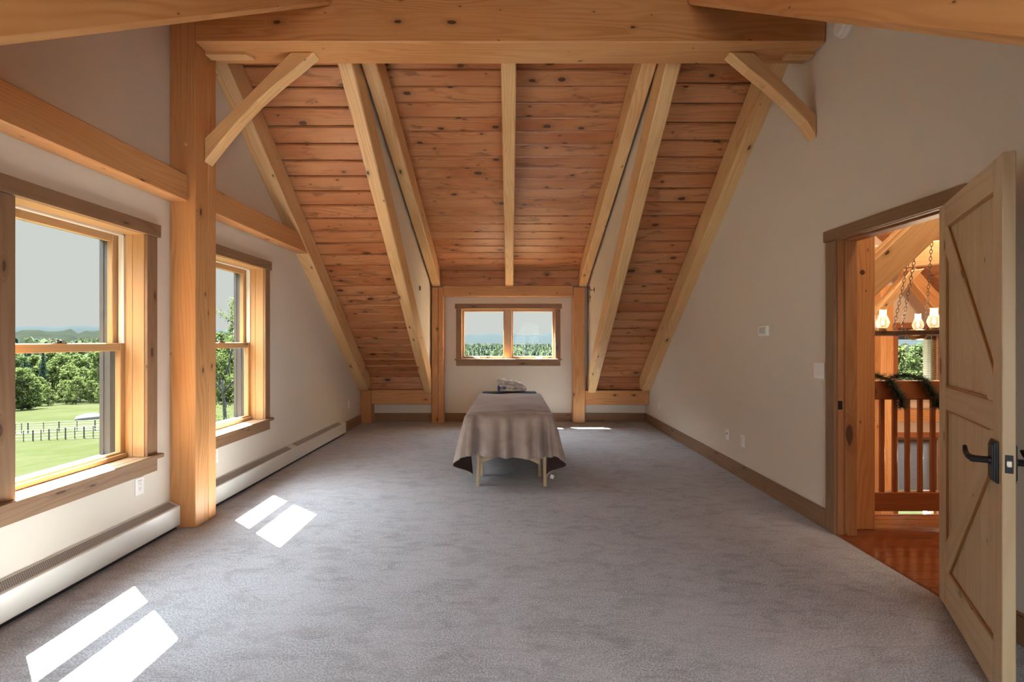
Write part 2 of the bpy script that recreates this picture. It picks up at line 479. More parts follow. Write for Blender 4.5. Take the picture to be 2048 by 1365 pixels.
# dark roof deck over the boards, with eaves outside
M['roofing'] = plain('dark_roof_shingle', (.05, .05, .05), .9)
r = MB()
def deck(x0, x1, zf, a, b, h=.08, up=.045):
    r.prism([(x0, a, zf(a) + up), (x0, b, zf(b) + up), (x0, b, zf(b) + up + h), (x0, a, zf(a) + up + h)], (x1 - x0, 0, 0), (1, 0, 0))
deck(XL - .5, -1.32, zp, PEAK - .1, YB + .45); deck(1.31, XR + .13, zp, PEAK - .1, YB + .45)
deck(-1.5, 1.5, zdp, PEAK - .1, YB + .47)
deck(XL - .5, -1.32, zpn, PEAK + .1, YN - .5); deck(1.31, XR + .13, zpn, PEAK + .1, YN - .5)
deck(-1.5, 1.5, zdn, PEAK + .1, YN - .45)
struct(r.build('roof', M['roofing'], loc=(0, 0, 0)))

# ---- baseboards
def base(name, *boxes):
    m = MB()
    for bx, t in boxes: m.box(*bx, t)
    struct(m.build(name, M['casing'], loc=(0, 0, 0), bevel=.003))
base('baseboard_right', ((XR - .02, XR, 3.245, YB, 0, .14), 'y'), ((XR - .02, XR, YN, 2.26, 0, .14), 'y'))
base('baseboard_back', ((-2.262, -1.29, YB - .02, YB, 0, .14), 'x'), ((-1.085, 1.03, YB - .02, YB, 0, .14), 'x'), ((1.23, XR - .02, YB - .02, YB, 0, .14), 'x'))
base('baseboard_left', ((XL, XL + .02, 6.575, 7.425, 0, .14), 'y'))
base('baseboard_front', ((XL, XR, YN, YN + .02, 0, .14), 'x'))

# ---- timber frame: each timber a thing of its own
def timber(o, label, cat='beam', group=None):
    return tag(o, label, cat, group, 'thing')
BV = .010
# ridge beam
m = MB(); m.box(XL + .19, XR - .004, RF, RB, RZ, 4.05, 'x')
ridge = timber(m.build('ridge_beam', M['timber2'], bevel=BV), 'heavy pine ridge beam spanning the room wall to wall at the top', 'beam', None)
for sx, nm in ((-1, 'l'), (1, 'r')):
    m = MB()
    xa, xb = (-2.255, -1.925) if sx < 0 else (2.05, 2.255)
    y0, y1 = 3.365, 3.435
    e = .03
    if sx < 0: pl = [(xa, y0), (xb - e, y0), (xb, y0 + e * 1.3), (xb, y1), (xa, y1)]
    else: pl = [(xb, y0), (xa + e, y0), (xa, y0 + e * 1.3), (xa, y1), (xb, y1)]
    m.prism([(x, y, RZ - .022) for x, y in pl], (0, 0, .024), (1, 0, 0))
    m.build('tenon_block', M['timber'], ridge)
# ridge post with its drying check
m = MB(); m.box(XL + .002, XL + .187, 3.272, 3.412, 0, 4.0, 'z'); m.box(XL + .002, XL + .187, 3.4155, 3.504, 0, 4.0, 'z'); m.box(XL + .01, XL + .15, 3.41, 3.418, 0, 4.0, 'z')
post = timber(m.build('timber_post', M['timber2'], bevel=.008), 'tall square pine post with a long drying crack between the two big windows', 'post')
for y, z in ((3.355, 2.39), (3.365, 2.76)):
    m = MB(); m.lathe([(.012, 0), (.012, .004), (.009, .006)], (XL + .05 if z < 2.5 else XL + .12, 3.272, z), (0, -1, 0), 12)
    m.build('peg', M['timber'], post)
# braces (curved underside)
ARC = [(-2.263, 2.667), (-2.154, 2.805), (-2.013, 2.975), (-1.871, 3.122), (-1.730, 3.249), (-1.589, 3.362), (-1.445, RZ - .002)]
pl = ARC + [(-1.625, RZ - .002), (-2.263, 2.847)]
m = MB(); m.prism([(x + .001, 3.366, z) for x, z in pl], (0, .094, 0), (.75, 0, .66))
timber(m.build('knee_brace', M['timber'], bevel=.006), 'curved pine knee brace rising from the tall post to the ridge beam', 'brace', 'knee braces under the ridge beam')
mir = [(.177 - x, z) for x, z in ARC if .177 - x < XR - .003]
# cut by the right wall plane
xw = XR - .003
def arcz(x):
    q = .177 - x
    for (xa, za), (xb, zb) in zip(ARC[:-1], ARC[1:]):
        if xa <= q <= xb: return za + (zb - za) * (q - xa) / (xb - xa)
topz = 2.847 + (RZ - .002 - 2.847) * ((.177 - xw) + 2.263) / .638
pl = [(xw, arcz(xw) - .03)] + mir + [(1.802, RZ - .002), (xw, topz)]
m = MB(); m.prism([(x, 3.366, z) for x, z in pl], (0, .094, 0), (-.75, 0, .66))
timber(m.build('knee_brace', M['timber'], bevel=.006), 'curved pine knee brace rising from the right wall to the ridge beam', 'brace', 'knee braces under the ridge beam')
# girts along the window wall
m = MB(); m.prism([(XL + .002, 3.268, 2.345), (XL + .002, (2.345 - 1.186) / .788, 2.345), (XL + .002, (2.54 - 1.186) / .788, 2.54), (XL + .002, 3.268, 2.54)], (.136, 0, 0), (0, 1, 0))
timber(m.build('wall_girt', M['timber2'], bevel=.007), 'long horizontal pine girt above the near left window', 'beam', 'girts on the window wall')
m = MB(); m.prism([(XL + .002, 3.508, 2.345), (XL + .002, (6.7015 - 2.345) / .836, 2.345), (XL + .002, (6.7015 - 2.54) / .836, 2.54), (XL + .002, 3.508, 2.54)], (.136, 0, 0), (0, 1, 0))
timber(m.build('wall_girt', M['timber2'], bevel=.007), 'short horizontal pine girt above the farther left window running into the sloped rafter', 'beam', 'girts on the window wall')
# main rafters
def rafter(x0, x1, zb, depth, notch, label, mat, group, corner=False, foot=7.427, zt=None, notchz=.556):
    m = MB()
    d2 = depth
    pl = [(foot, zb(foot)), (RB + .004, zb(RB + .004)), (RB + .004, zb(RB + .004) + d2), (7.58, zb(7.58) + d2), (7.58, notchz), (foot, notchz)]
    if corner: pl = [(7.38, zb(7.38)), (RB + .004, zb(RB + .004)), (RB + .004, zb(RB + .004) + d2), (7.58, zb(7.58) + d2), (7.58, notchz), ((6.7015 - notchz) / .836, notchz)]
    sl = (zb(1) - zb(0))
    m.prism([(x0, y, z) for y, z in pl], (x1 - x0, 0, 0), (0, -1, -sl))
    return timber(m.build('rafter', mat, bevel=.011), label, 'rafter', group)
G1 = 'main roof rafters on the far slope'
rafter(XL + .002, -2.30, zr, .30, True, 'sloping pine rafter against the left window wall', M['timber'], G1, True)
rafter(-1.41, -1.282, zr, .288, True, 'sloping main rafter on the left of the far dormer', M['timber'], G1)
rafter(1.272, 1.40, zr, .288, True, 'sloping main rafter on the right of the far dormer', M['timber'], G1)
rafter(2.135, XR - .002, zr, .30, True, 'sloping pine rafter against the right wall', M['timber'], G1, True)
G2 = 'dormer rafters over the small window'
for x0, x1, lab in ((-1.270, -1.138, 'left dormer rafter beside the sliver of white cheek wall'), (-.078, .055, 'single middle dormer rafter running down to the window header'), (1.125, 1.255, 'right dormer rafter beside the sliver of white cheek wall')):
    m = MB(); ft = 7.427
    pl = [(ft, zdr(ft)), (RB + .004, zdr(RB + .004)), (RB + .004, zdr(RB + .004) + .285), (7.58, zdr(7.58) + .285), (7.58, 2.262), (ft, 2.262)]
    m.prism([(x0, y, z) for y, z in pl], (x1 - x0, 0, 0), (0, -1, .415))
    timber(m.build('dormer_rafter', M['timber'], bevel=.010), lab, 'rafter', G2)
G3 = 'near slope rafters overhead'
for x0, x1, lab in ((-1.405, -1.268, 'broad pine rafter overhead crossing the upper left corner'), (1.268, 1.405, 'broad pine rafter overhead crossing the upper right corner')):
    m = MB(); ft = YN + .03
    pl = [(ft, zrn(ft)), (RF - .004, zrn(RF - .004)), (RF - .004, zrn(RF - .004) + .282), (ft, zrn(ft) + .282)]
    m.prism([(x0, y, z) for y, z in pl], (x1 - x0, 0, 0), (0, 1, .788))
    timber(m.build('overhead_rafter', M['timber2'], bevel=.020), lab, 'rafter', G3)
for x0, x1, lab in ((XL + .002, -2.30, 'overhead pine rafter against the window wall'), (2.135, XR - .002, 'overhead pine rafter against the right wall')):
    m = MB(); ft = YN + .03
    pl = [(ft, zrn(ft)), (RF - .004, zrn(RF - .004)), (RF - .004, zrn(RF - .004) + .282), (ft, zrn(ft) + .282)]
    if x0 < 0: pl = [(ft, zrn(ft)), (3.268, zrn(3.268)), (3.268, zrn(3.268) + .282), (ft, zrn(ft) + .282)]
    m.prism([(x0, y, z) for y, z in pl], (x1 - x0, 0, 0), (0, 1, .788))
    timber(m.build('overhead_rafter', M['timber2'], bevel=.012), lab, 'rafter', G3)
# dormer posts, header, plates, corner post
GP = 'posts framing the dormer window'
for x0, x1, lab in ((-1.279, -1.092, 'square pine post on the left of the dormer window'), (1.033, 1.225, 'square pine post on the right of the dormer window')):
    m = MB()
    if x0 < 0:
        m.box(x0, -1.176, 7.43, 7.612, 0, 2.225, 'z'); m.box(-1.173, x1, 7.43, 7.612, 0, 2.225, 'z'); m.box(x0 + .02, x1 - .02, 7.45, 7.60, 0, 2.2, 'z')
    else: m.box(x0, x1, 7.43, 7.612, 0, 2.225, 'z')
    timber(m.build('dormer_post', M['timber2'], bevel=.006), lab, 'post', GP)
m = MB(); m.box(-1.09, 1.031, 7.432, 7.60, 2.076, 2.253, 'x')
timber(m.build('header_beam', M['timber2'], bevel=.007), 'horizontal pine header over the dormer window between two posts', 'beam')
m = MB(); m.box(-2.264, -1.281, 7.432, 7.60, .310, .545, 'x')
timber(m.build('wall_plate', M['timber2'], bevel=.007), 'low horizontal pine plate under the left bay of ceiling boards', 'beam', 'low plates along the back wall')
m = MB(); m.box(1.227, XR - .004, 7.432, 7.60, .302, .538, 'x')
timber(m.build('wall_plate', M['timber2'], bevel=.007), 'low horizontal pine plate under the right bay of ceiling boards', 'beam', 'low plates along the back wall')
m = MB(); m.box(XL + .003, -2.267, 7.43, 7.61, 0, .545, 'z')
timber(m.build('corner_post', M['timber2'], bevel=.007), 'short stubby pine corner post under the left rafter', 'post')
# dark blocking boards closing the dormer ceiling over the header
for i, (x0, x1) in enumerate(((-1.136, -.080), (.057, 1.123))):
    m = MB(); m.box(x0, x1, 7.47, 7.49, 2.256, 2.385, 'x'); m.box(x0, x1, 7.47, 7.49, 2.387, 2.50, 'x')
    struct(m.build('trim_%d' % (3 + i), M['plank'], bevel=.003))

for i, (x0, x1) in enumerate(((-2.298, -1.412), (1.402, 2.133))):
    m = MB(); m.box(x0, x1, 7.50, 7.52, .549, .655, 'x'); m.box(x0, x1, 7.50, 7.52, .658, .748, 'x')
    struct(m.build('trim_%d' % (7 + i), M['plank'], bevel=.003))

# ---- door casings
t = empty('trim_5', (XR, DY[1], 0)); struct(t)
m = MB(); m.box(XR - .022, XR, 3.154, 3.245, 0, DZ, 'z'); m.box(XR - .022, XR, DY[0] - .095, DY[0] - .003, 0, DZ, 'z')
m.build('side_casing', M['casing'], t, bevel=.003)
m = MB(); m.box(XR - .026, XR, DY[0] - .12, 3.264, DZ + .003, 2.124, 'y')
m.build('head_casing', M['casing'], t, bevel=.003)
m = MB()
m.box(XR + .0005, XR + .125, 3.151, 3.1685, 0, DZ, 'z'); m.box(XR + .0005, XR + .125, DY[0] - .0175, DY[0], 0, DZ, 'z'); m.box(XR + .0005, XR + .125, DY[0], 3.151, DZ, DZ + .0175, 'y')
m.box(XR + .045, XR + .125, 3.139, 3.151, 0, DZ, 'z'); m.box(XR + .045, XR + .125, DY[0], DY[0] + .012, 0, DZ, 'z'); m.box(XR + .045, XR + .125, DY[0], 3.151, DZ - .012, DZ, 'y')
m.build('jamb', M['jamb'], t, bevel=.002)
m = MB(); m.box(XR + .002, XR + .032, 3.149, 3.1525, .87, .93, 'z'); m.box(XR + .010, XR + .024, 3.1475, 3.1495, .885, .915, 'z')
m.build('strike_plate', M['black'], t, bevel=.001)

# ---- double-hung windows on the left wall
def left_window(name, y0, y1, zlab):
    w = struct(empty(name, (XL, (y0 + y1) / 2, WZ[0])))
    z0, z1 = WZ
    cf = XL + .02
    m = MB(); m.box(XL, cf, y1 + .003, y1 + .09, z0, z1, 'z'); m.build('side_casing', M['casing'], w, bevel=.002)
    m = MB(); m.box(XL, cf, y0 - .09, y0 - .003, z0, z1, 'z'); m.build('side_casing', M['casing'], w, bevel=.002)
    m = MB(); m.box(XL, cf + .006, y0 - .12, y1 + .117, z1 + .003, z1 + .088, 'y'); m.build('head_casing', M['casing'], w, bevel=.002)
    m = MB(); m.box(XL, cf, y0 - .09, y1 + .09, z0 - .116, z0 - .027, 'y'); m.build('apron', M['casing'], w, bevel=.002)
    m = MB(); m.box(XL - .002, XL + .05, y0 - .12, y1 + .115, z0 - .027, z0, 'y'); m.box(XL - .115, XL, y0, y1, z0 - .027, z0, 'y'); m.build('stool', M['casing'], w, bevel=.004)
    # jamb extension boards
    m = MB(); x0, x1 = XL - .123, XL - .0005
    for a, b in ((y0 - .018, y0), (y1, y1 + .018)):
        m.box(x0 + .045, x1, a, b, z0, z1 + .018, 'z'); m.box(x0 - .04, x0 + .043, a, b, z0, z1 + .018, 'z')
    m.box(x0 - .04, x1, y0, y1, z1, z1 + .018, 'y')
    m.build('jamb', M['winwood'], w, bevel=.0015)
    # stop / sill nosing
    m = MB(); m.box(XL - .125, XL - .108, y0, y1, z0, z0 + .03, 'y'); m.build('sill_stop', M['winwood'], w, bevel=.003)
    # white jamb liner beside the upper sash
    m = MB(); zm = 1.33
    for a, b in ((y0, y0 + .012), (y1 - .012, y1)):
        m.box(XL - .163, XL - .127, a, b, zm, z1, 'z'); m.box(XL - .150, XL - .143, a - .001 if a > y0 else b - .001, b + .004 if a == y0 else b + .0, zm, z1, 'z')
    m.box(XL - .163, XL - .127, y0, y1, z1 - .012, z1, 'y')
    m.build('jamb_liner', M['track'], w)
    # lower sash
    def sash(nm, xa, xb, za, zb, sty, bot, topr):
        m = MB(); e = .001
        m.box(xa, xb, y0 + e, y0 + sty, za, zb, 'z'); m.box(xa, xb, y1 - sty, y1 - e, za, zb, 'z')
        m.box(xa, xb, y0 + sty, y1 - sty, za, za + bot, 'y'); m.box(xa, xb, y0 + sty, y1 - sty, zb - topr, zb, 'y')
        s_ = m.build(nm, M['winwood'], w, bevel=.004)
        m = MB(); xm = (xa + xb) / 2
        m.box(xm - .003, xm + .003, y0 + sty - .005, y1 - sty + .005, za + bot - .005, zb - topr + .005)
        m.build('pane', M['glass'], s_)
        return s_
    ls = sash('lower_sash', XL - .165, XL - .127, z0 + .004, 1.331, .037, .04, .052)
    us = sash('upper_sash', XL - .207, XL - .169, 1.290, z1 - .002, .049, .04, .056)
    # sash lock
    yc = (y0 + y1) / 2 - .02
    m = MB(); m.box(XL - .160, XL - .132, yc - .03, yc + .03, 1.331, 1.337); m.lathe([(.011, 0), (.011, .012), (.006, .015)], (XL - .146, yc, 1.337), (0, 0, 1), 12)
    m.beam((XL - .146, yc, 1.349), (XL - .150, yc - .055, 1.353), .012, .006); m.build('sash_lock', M['black'], w, bevel=.001)
    # exterior dark frame and screen channel
    m = MB(); xa, xb = XL - .28, XL - .209
    m.box(xa, xb, y0 - .06, y0 + .022, z0 - .04, z1 + .06, 'z'); m.box(xa, xb, y1 - .022, y1 + .06, z0 - .04, z1 + .06, 'z')
    m.box(xa, xb, y0 + .022, y1 - .022, z1 - .04, z1 + .06, 'y'); m.box(xa, xb, y0 + .022, y1 - .022, z0 - .04, z0 + .022, 'y')
    for yy in (y0 + .022, y1 - .026):
        m.box(xa + .02, xa + .03, yy, yy + .004, z0, z1, 'z')
    m.build('outer_frame', M['bronze'], w)
    return w
left_window('window_1', *W1, '')
left_window('window_2', *W2, '')

# ---- pair of casements in the dormer
w = struct(empty('window_3', (-.03, YB, BWZ[0])))
x0, x1 = BWX; z0, z1 = BWZ; cf = YB - .02
m = MB(); m.box(x0 - .092, x0 - .003, cf, YB, z0, z1, 'z'); m.build('side_casing', M['casing'], w, bevel=.002)
m = MB(); m.box(x1 + .003, x1 + .085, cf, YB, z0, z1, 'z'); m.build('side_casing', M['casing'], w, bevel=.002)
m = MB(); m.box(x0 - .112, x1 + .112, cf - .006, YB, z1 + .003, z1 + .085, 'x'); m.build('head_casing', M['casing'], w, bevel=.002)
m = MB(); m.box(x0 - .092, x1 + .085, cf, YB, z0 - .117, z0 - .027, 'x'); m.build('apron', M['casing'], w, bevel=.002)
m = MB(); m.box(x0 - .112, x1 + .108, YB - .05, YB + .002, z0 - .027, z0, 'x'); m.box(x0, x1, YB, YB + .11, z0 - .027, z0, 'x'); m.build('stool', M['casing'], w, bevel=.004)
m = MB(); ya, yb = YB + .0005, YB + .12
m.box(x0 - .018, x0, ya, yb, z0, z1 + .018, 'z'); m.box(x1, x1 + .018, ya, yb, z0, z1 + .018, 'z'); m.box(x0, x1, ya, yb, z1, z1 + .018, 'x')
m.build('jamb', M['winwood'], w, bevel=.001)
m = MB(); m.box(-.092, .034, YB + .085, YB + .165, z0, z1, 'z'); m.build('mullion', M['winwood'], w, bevel=.006)
for k, (a, b2) in enumerate(((x0, -.092), (.034, x1))):
    m = MB(); ya, yb = YB + .10, YB + .16
    sl, sr = (.033, .002) if k == 0 else (.002, .034)
    sl = max(sl, .02); sr = max(sr, .02)
    m.box(a + .001, a + sl, ya, yb, z0 + .001, z1 - .001, 'z'); m.box(b2 - sr, b2 - .001, ya, yb, z0 + .001, z1 - .001, 'z')
    m.box(a + sl, b2 - sr, ya, yb, z0 + .001, z0 + .04, 'x'); m.box(a + sl, b2 - sr, ya, yb, z1 - .04, z1 - .001, 'x')
    s_ = m.build('casement_sash', M['winwood'], w, bevel=.005)
    m = MB(); m.box(a + sl - .004, b2 - sr + .004, YB + .132, YB + .138, z0 + .036, z1 - .036); m.build('pane', M['glass'], s_)
    cx = -.56 if k == 0 else .49
    m = MB(); m.box(cx - .05, cx + .05, YB + .055, YB + .10, z0, z0 + .022); m.lathe([(.012, 0), (.012, .012)], (cx + .02, YB + .07, z0 + .02), (0, 0, 1), 10)
    m.beam((cx + .02, YB + .07, z0 + .034), (cx - .045, YB + .062, z0 + .026), .013, .008)
    m.build('crank', M['steel'], w, bevel=.002)
    m = MB(); m.box(cx + .16, cx + .22, YB + .09, YB + .10, z0 + .012, z0 + .022); m.build('lock_tab', M['black'], w)
m = MB(); ya, yb = YB + .165, YB + .23
m.box(x0 - .06, x0 + .01, ya, yb, z0 - .05, z1 + .06, 'z'); m.box(x1 - .01, x1 + .06, ya, yb, z0 - .05, z1 + .06, 'z'); m.box(x0, x1, ya, yb, z1 - .005, z1 + .06, 'x'); m.box(x0, x1, ya, yb, z0 - .05, z0 + .01, 'x')
m.build('outer_frame', M['bronze'], w)

# ---- invented, unseen window behind the camera for the fill (simple frame)
w = struct(empty('invented_window', (.62, YN, NWZ[0])))
m = MB(); ya, yb = YN - .13, YN + .012
a, b2 = NWX; z0, z1 = NWZ
m.box(a - .06, a + .03, ya, yb, z0 - .06, z1 + .06, 'z'); m.box(b2 - .03, b2 + .06, ya, yb, z0 - .06, z1 + .06, 'z'); m.box(a, b2, ya, yb, z1 - .03, z1 + .06, 'x'); m.box(a, b2, ya, yb, z0 - .06, z0 + .03, 'x'); m.box(.59, .65, ya, yb - .05, z0, z1, 'z')
m.build('frame', M['casing'], w, bevel=.003)
m = MB(); m.box(a + .02, b2 - .02, YN - .09, YN - .084, z0 + .02, z1 - .02); m.build('pane', M['glass'], w)
# ------------------------------------------------------------------ baseboard heaters
def heater(y0, y1, grilles, label, endcap):
    h = empty('baseboard_heater', (XL + .042, (y0 + y1) / 2, 0), label, 'heater', 'baseboard heaters under the windows')
    xb, xf = XL + .002, XL + .084
    m = MB(); m.prism([(xf, y0, .027), (xf - .012, y0, .027), (xf - .012, y0, .155), (xf - .004, y0, .166), (xf, y0, .163)], (0, y1 - y0, 0), (0, 1, 0))
    m.build('front_panel', M['enamel'], h, bevel=.002)
    m = MB()
    segs = []; a = y0
    for g0, g1 in grilles:
        if g0 > a: segs.append((a, g0))
        a = g1
    if a < y1: segs.append((a, y1))
    for a, b in segs:
        m.prism([(xf - .004, a, .166), (xb, a, .200), (xb, a, .196), (xf - .004, a, .160)], (0, b - a, 0), (0, 1, 0))
    for a, b in grilles:
        m.prism([(xb + .012, a, .1953), (xb, a, .200), (xb, a, .196), (xb + .012, a, .191)], (0, b - a, 0), (0, 1, 0))
        m.prism([(xf - .004, a, .166), (xf - .013, a, .1697), (xf - .013, a, .165), (xf - .004, a, .160)], (0, b - a, 0), (0, 1, 0))
    m.build('top_cover', M['enamel'], h)
    for a, b in grilles:
        m = MB(); m.prism([(xf - .013, a, .1690), (xb + .012, a, .1945), (xb + .012, a, .190), (xf - .013, a, .164)], (0, b - a, 0), (0, 1, 0))
        m.build('grille', M['grille'], h)
    m = MB(); m.box(xb, xf - .02, y0 + .01, y1 - .01, 0, .15); m.build('element', M['darkgap'], h)
    m = MB()
    for ye in endcap:
        m.box(xb, xf, ye, ye + .004, .027, .164)
    if endcap: m.build('end_cap', M['enamel'], h)
heater(YN + .05, 3.266, [(YN + .1, 3.245)], 'white baseboard heater with perforated grille under the near left window, ending at the tall post', [])
heater(3.508, 6.568, [(3.56, 4.96), (5.08, 6.44)], 'white baseboard heater running along the left wall beyond the tall post', [6.563])

# ------------------------------------------------------------------ plates on the walls
def outlet(x, y, z, side, label, kind='outlet', wdt=.072):
    s = 1 if side == 'L' else -1
    o = empty('wall_outlet' if kind == 'outlet' else 'wall_jack', (x, y, z - .057), label, 'outlet' if kind == 'outlet' else 'wall plate')
    m = MB(); m.box(x, x + s * .006, y - wdt / 2, y + wdt / 2, z - .057, z + .057); m.build('cover_plate', M['white'], o, bevel=.002)
    if kind == 'outlet':
        m = MB(); m.box(x + s * .004, x + s * .008, y - .017, y + .017, z - .034, z + .034); r_ = m.build('receptacle', M['white'], o, bevel=.001)
        m = MB()
        for dz in (.018, -.016):
            m.box(x + s * .0078, x + s * .0084, y - .0075, y - .0055, z + dz - .002, z + dz + .007)
            m.box(x + s * .0078, x + s * .0084, y + .0055, y + .0075, z + dz - .002, z + dz + .006)
            m.lathe([(.0024, 0), (.0024, .0006)], (x + s * .0078, y, z + dz - .008), (s, 0, 0), 8)
        m.box(x + s * .0058, x + s * .0064, y - .017, y + .017, z + .035, z + .037)
        m.build('slots', M['darkgap'], r_)
    else:
        m = MB(); m.lathe([(.006, 0), (.006, .008), (.003, .010)], (x + s * .005, y, z + .012), (s, 0, 0), 10); m.build('connector', M['black'], o)
    return o
outlet(XL, 3.005, .386, 'L', 'white duplex outlet on the wall directly under the near left window')
outlet(XL, 3.775, .386, 'L', 'white outlet half hidden behind the tall post')
outlet(XL, 6.90, .378, 'L', 'white outlet at the far end of the left wall near the stubby corner post')
outlet(XR, 4.74, .370, 'R', 'white wall plate with one dark connector, low on the right wall', 'jack')
outlet(XR, 4.43, .370, 'R', 'white duplex outlet low on the right wall, beside the plate with a dark connector')
outlet(XR, 6.90, .366, 'R', 'white outlet at the far end of the right wall by the back corner')
# two-gang switch
o = empty('light_switch', (XR, 3.336, 1.067), 'white double rocker light switch beside the door casing', 'light switch')
m = MB(); m.box(XR - .006, XR, 3.278, 3.394, 1.067, 1.187); m.build('cover_plate', M['white'], o, bevel=.002)
for yc in (3.312, 3.360):
    m = MB(); m.prism([(XR - .005, yc - .0165, 1.094), (XR - .005, yc - .0165, 1.160), (XR - .008, yc - .0165, 1.160), (XR - .012, yc - .0165, 1.094)], (0, .033, 0), (0, 0, 1))
    m.build('rocker', M['white'], o, bevel=.0008)
# thermostat
o = empty('thermostat', (XR, 4.05, 1.392), 'small white thermostat with grey display on the right wall', 'thermostat')
m = MB(); m.box(XR - .026, XR, 3.982, 4.118, 1.390, 1.482); m.build('housing', M['white'], o, bevel=.006, seg=2)
m = MB(); m.box(XR - .0275, XR - .0255, 4.005, 4.10, 1.408, 1.468); m.build('display', M['screen'], o)
# round detector high on the right wall
o = empty('smoke_detector', (XR, 3.075, 3.40), 'round white smoke detector high on the right wall by the ridge beam', 'detector')
m = MB(); m.lathe([(.072, 0), (.072, .012), (.066, .020), (.060, .042), (.045, .052), (.0, .054)], (XR, 3.075, 3.475), (-1, 0, 0), 28); m.build('housing', M['white'], o, smooth=False)
m = MB(); m.lathe([(.062, .019), (.064, .023), (.061, .027)], (XR, 3.075, 3.475), (-1, 0, 0), 28, cap=False); m.build('vent_ring', M['steel'], o)
# dark plate on the left cheek, dangling wiring on the right cheek
m = MB(); m.box(-1.30, -1.288, 6.515, 6.565, 2.075, 2.135)
tag(m.build('junction_cover', M['bronze'], bevel=.003), 'tiny dark cover plate on the left cheek wall of the dormer', 'wall plate')
cx, cy, cz = 1.29, 6.99, 2.13
o = empty('loose_wiring', (cx, cy, cz - .2), 'loose wires with red connectors and a bare bulb on the right cheek wall', 'wiring')
m = MB(); m.lathe([(.035, 0), (.035, .004)], (cx, cy - .03, cz), (-1, 0, 0), 14); m.build('box_hole', M['darkgap'], o)
for k in range(4):
    a = -.055 + .033 * k
    m = MB(); m.tube([(cx - .004, cy - .03, cz), (cx - .05, cy + a * .5 - .02, cz - .005), (cx - .075, cy + a, cz + .02 + .006 * (k % 2))], .0032, 6); m.build('wire', M['wire'], o)
    m = MB(); d = V((-.010, a * .3, .030)); p = V((cx - .075, cy + a, cz + .02)); m.tube([p, p + d * .5, p + d], [.006, .009, .004], 8); m.build('wire_connector', M['rednut'], o)
m = MB(); m.tube([(cx - .05, cy - .02, cz - .005), (cx - .062, cy - .005, cz - .04), (cx - .062, cy, cz - .09)], .0025, 6); m.build('wire', M['wire'], o)
m = MB(); m.lathe([(.012, 0), (.016, .012), (.016, .030), (.010, .040)], (cx - .062, cy, cz - .128), (0, 0, 1), 12); m.build('lamp_socket', M['brass'], o)
m = MB(); m.lathe([(.0, -.06), (.016, -.054), (.022, -.036), (.016, -.014), (.010, 0)], (cx - .062, cy, cz - .128), (0, 0, 1), 14); m.build('bulb', glass_mat('bulb_glass', (.9, .9, .88)), o, smooth=True)

# ------------------------------------------------------------------ the plank door, swung into the room
PX, PY = 2.262, 2.347
ang = math.radians(148.3)
door = struct(empty('door_1', (PX, PY, 0))); door.rotation_euler = (0, 0, ang); door['_w'] = (0, 0, 0)
# local: +Y along the slab from hinge to latch, +X is the face towards the hall when shut (slab x from 0 to .036)
DW, TK, ZB, ZT = .83, .036, .018, 2.035
core = MB(); xs0, xs1 = .012, TK - .012
nb = 7
for i in range(nb):
    a = .05 + (DW - .10) * i / nb; b = .05 + (DW - .10) * (i + 1) / nb
    core.box(xs0, xs1, a + .0012, b - .0012, ZB + .05, ZT - .05, 'z')
core.box(xs0 + .002, xs1 - .002, .04, DW - .04, ZB + .04, ZT - .04, 'z')
slab = core.build('board_panel', M['door'], door, bevel=.0022)
def piece(nm, fn):
    m = MB(); fn(m); return m.build(nm, M['door'], door, bevel=.0025)
piece('stile', lambda m: m.box(0, TK, 0, .105, ZB, ZT, 'z'))
piece('stile', lambda m: m.box(0, TK, DW - .088, DW, ZB, ZT, 'z'))
piece('top_rail', lambda m: m.box(.0005, TK - .0005, .105, DW - .088, 1.915, ZT, 'y'))
piece('middle_rail', lambda m: m.box(.0005, TK - .0005, .105, DW - .088, 1.004, 1.115, 'y'))
piece('bottom_rail', lambda m: m.box(.0005, TK - .0005, .105, DW - .088, ZB, .20, 'y'))
ua, ub = .105, DW - .088
def diag(pts):
    def fn(m):
        d = (V((0, *pts[1])) - V((0, *pts[0]))).normalized()
        for xa in (.001, TK - .013):
            m.prism([(xa, u, z) for u, z in pts], (.012, 0, 0), d)
    return fn
up = [(ua + .03, 1.915), (ub, 1.215), (ub, 1.115), (ub - .06, 1.115), (ua, 1.79), (ua, 1.915)]
lo = [(ub - .04, 1.004), (ua, .33), (ua, .20), (ua + .045, .20), (ub, .90), (ub, 1.004)]
piece('diagonal_brace', diag(up)); piece('diagonal_brace', diag(lo))
def bead(seq):
    m = MB()
    for (u0, z0), (u1, z1) in seq:
        for xx in (TK - .009, .009):
            m.beam((xx, u0, z0), (xx, u1, z1), .009, .011, (1, 0, 0))
    m.build('bead', M['bead'], door, bevel=.001)
e = .006
bead([((ua + .035, 1.915 - e), (ub, 1.915 - e)), ((ua + .035, 1.91), (ub - e, 1.222))])
bead([((ua + e, 1.78), (ua + e, 1.12)), ((ua + e, 1.115 + e), (ub - .075, 1.115 + e))])
bead([((ua + e, 1.004 - e), (ub - .05, 1.004 - e)), ((ua + e, 1.0), (ua + e, .345))])
bead([((ua + .052, .205), (ub - e, .888)), ((ua + .05, .20 + e), (ub, .20 + e))])
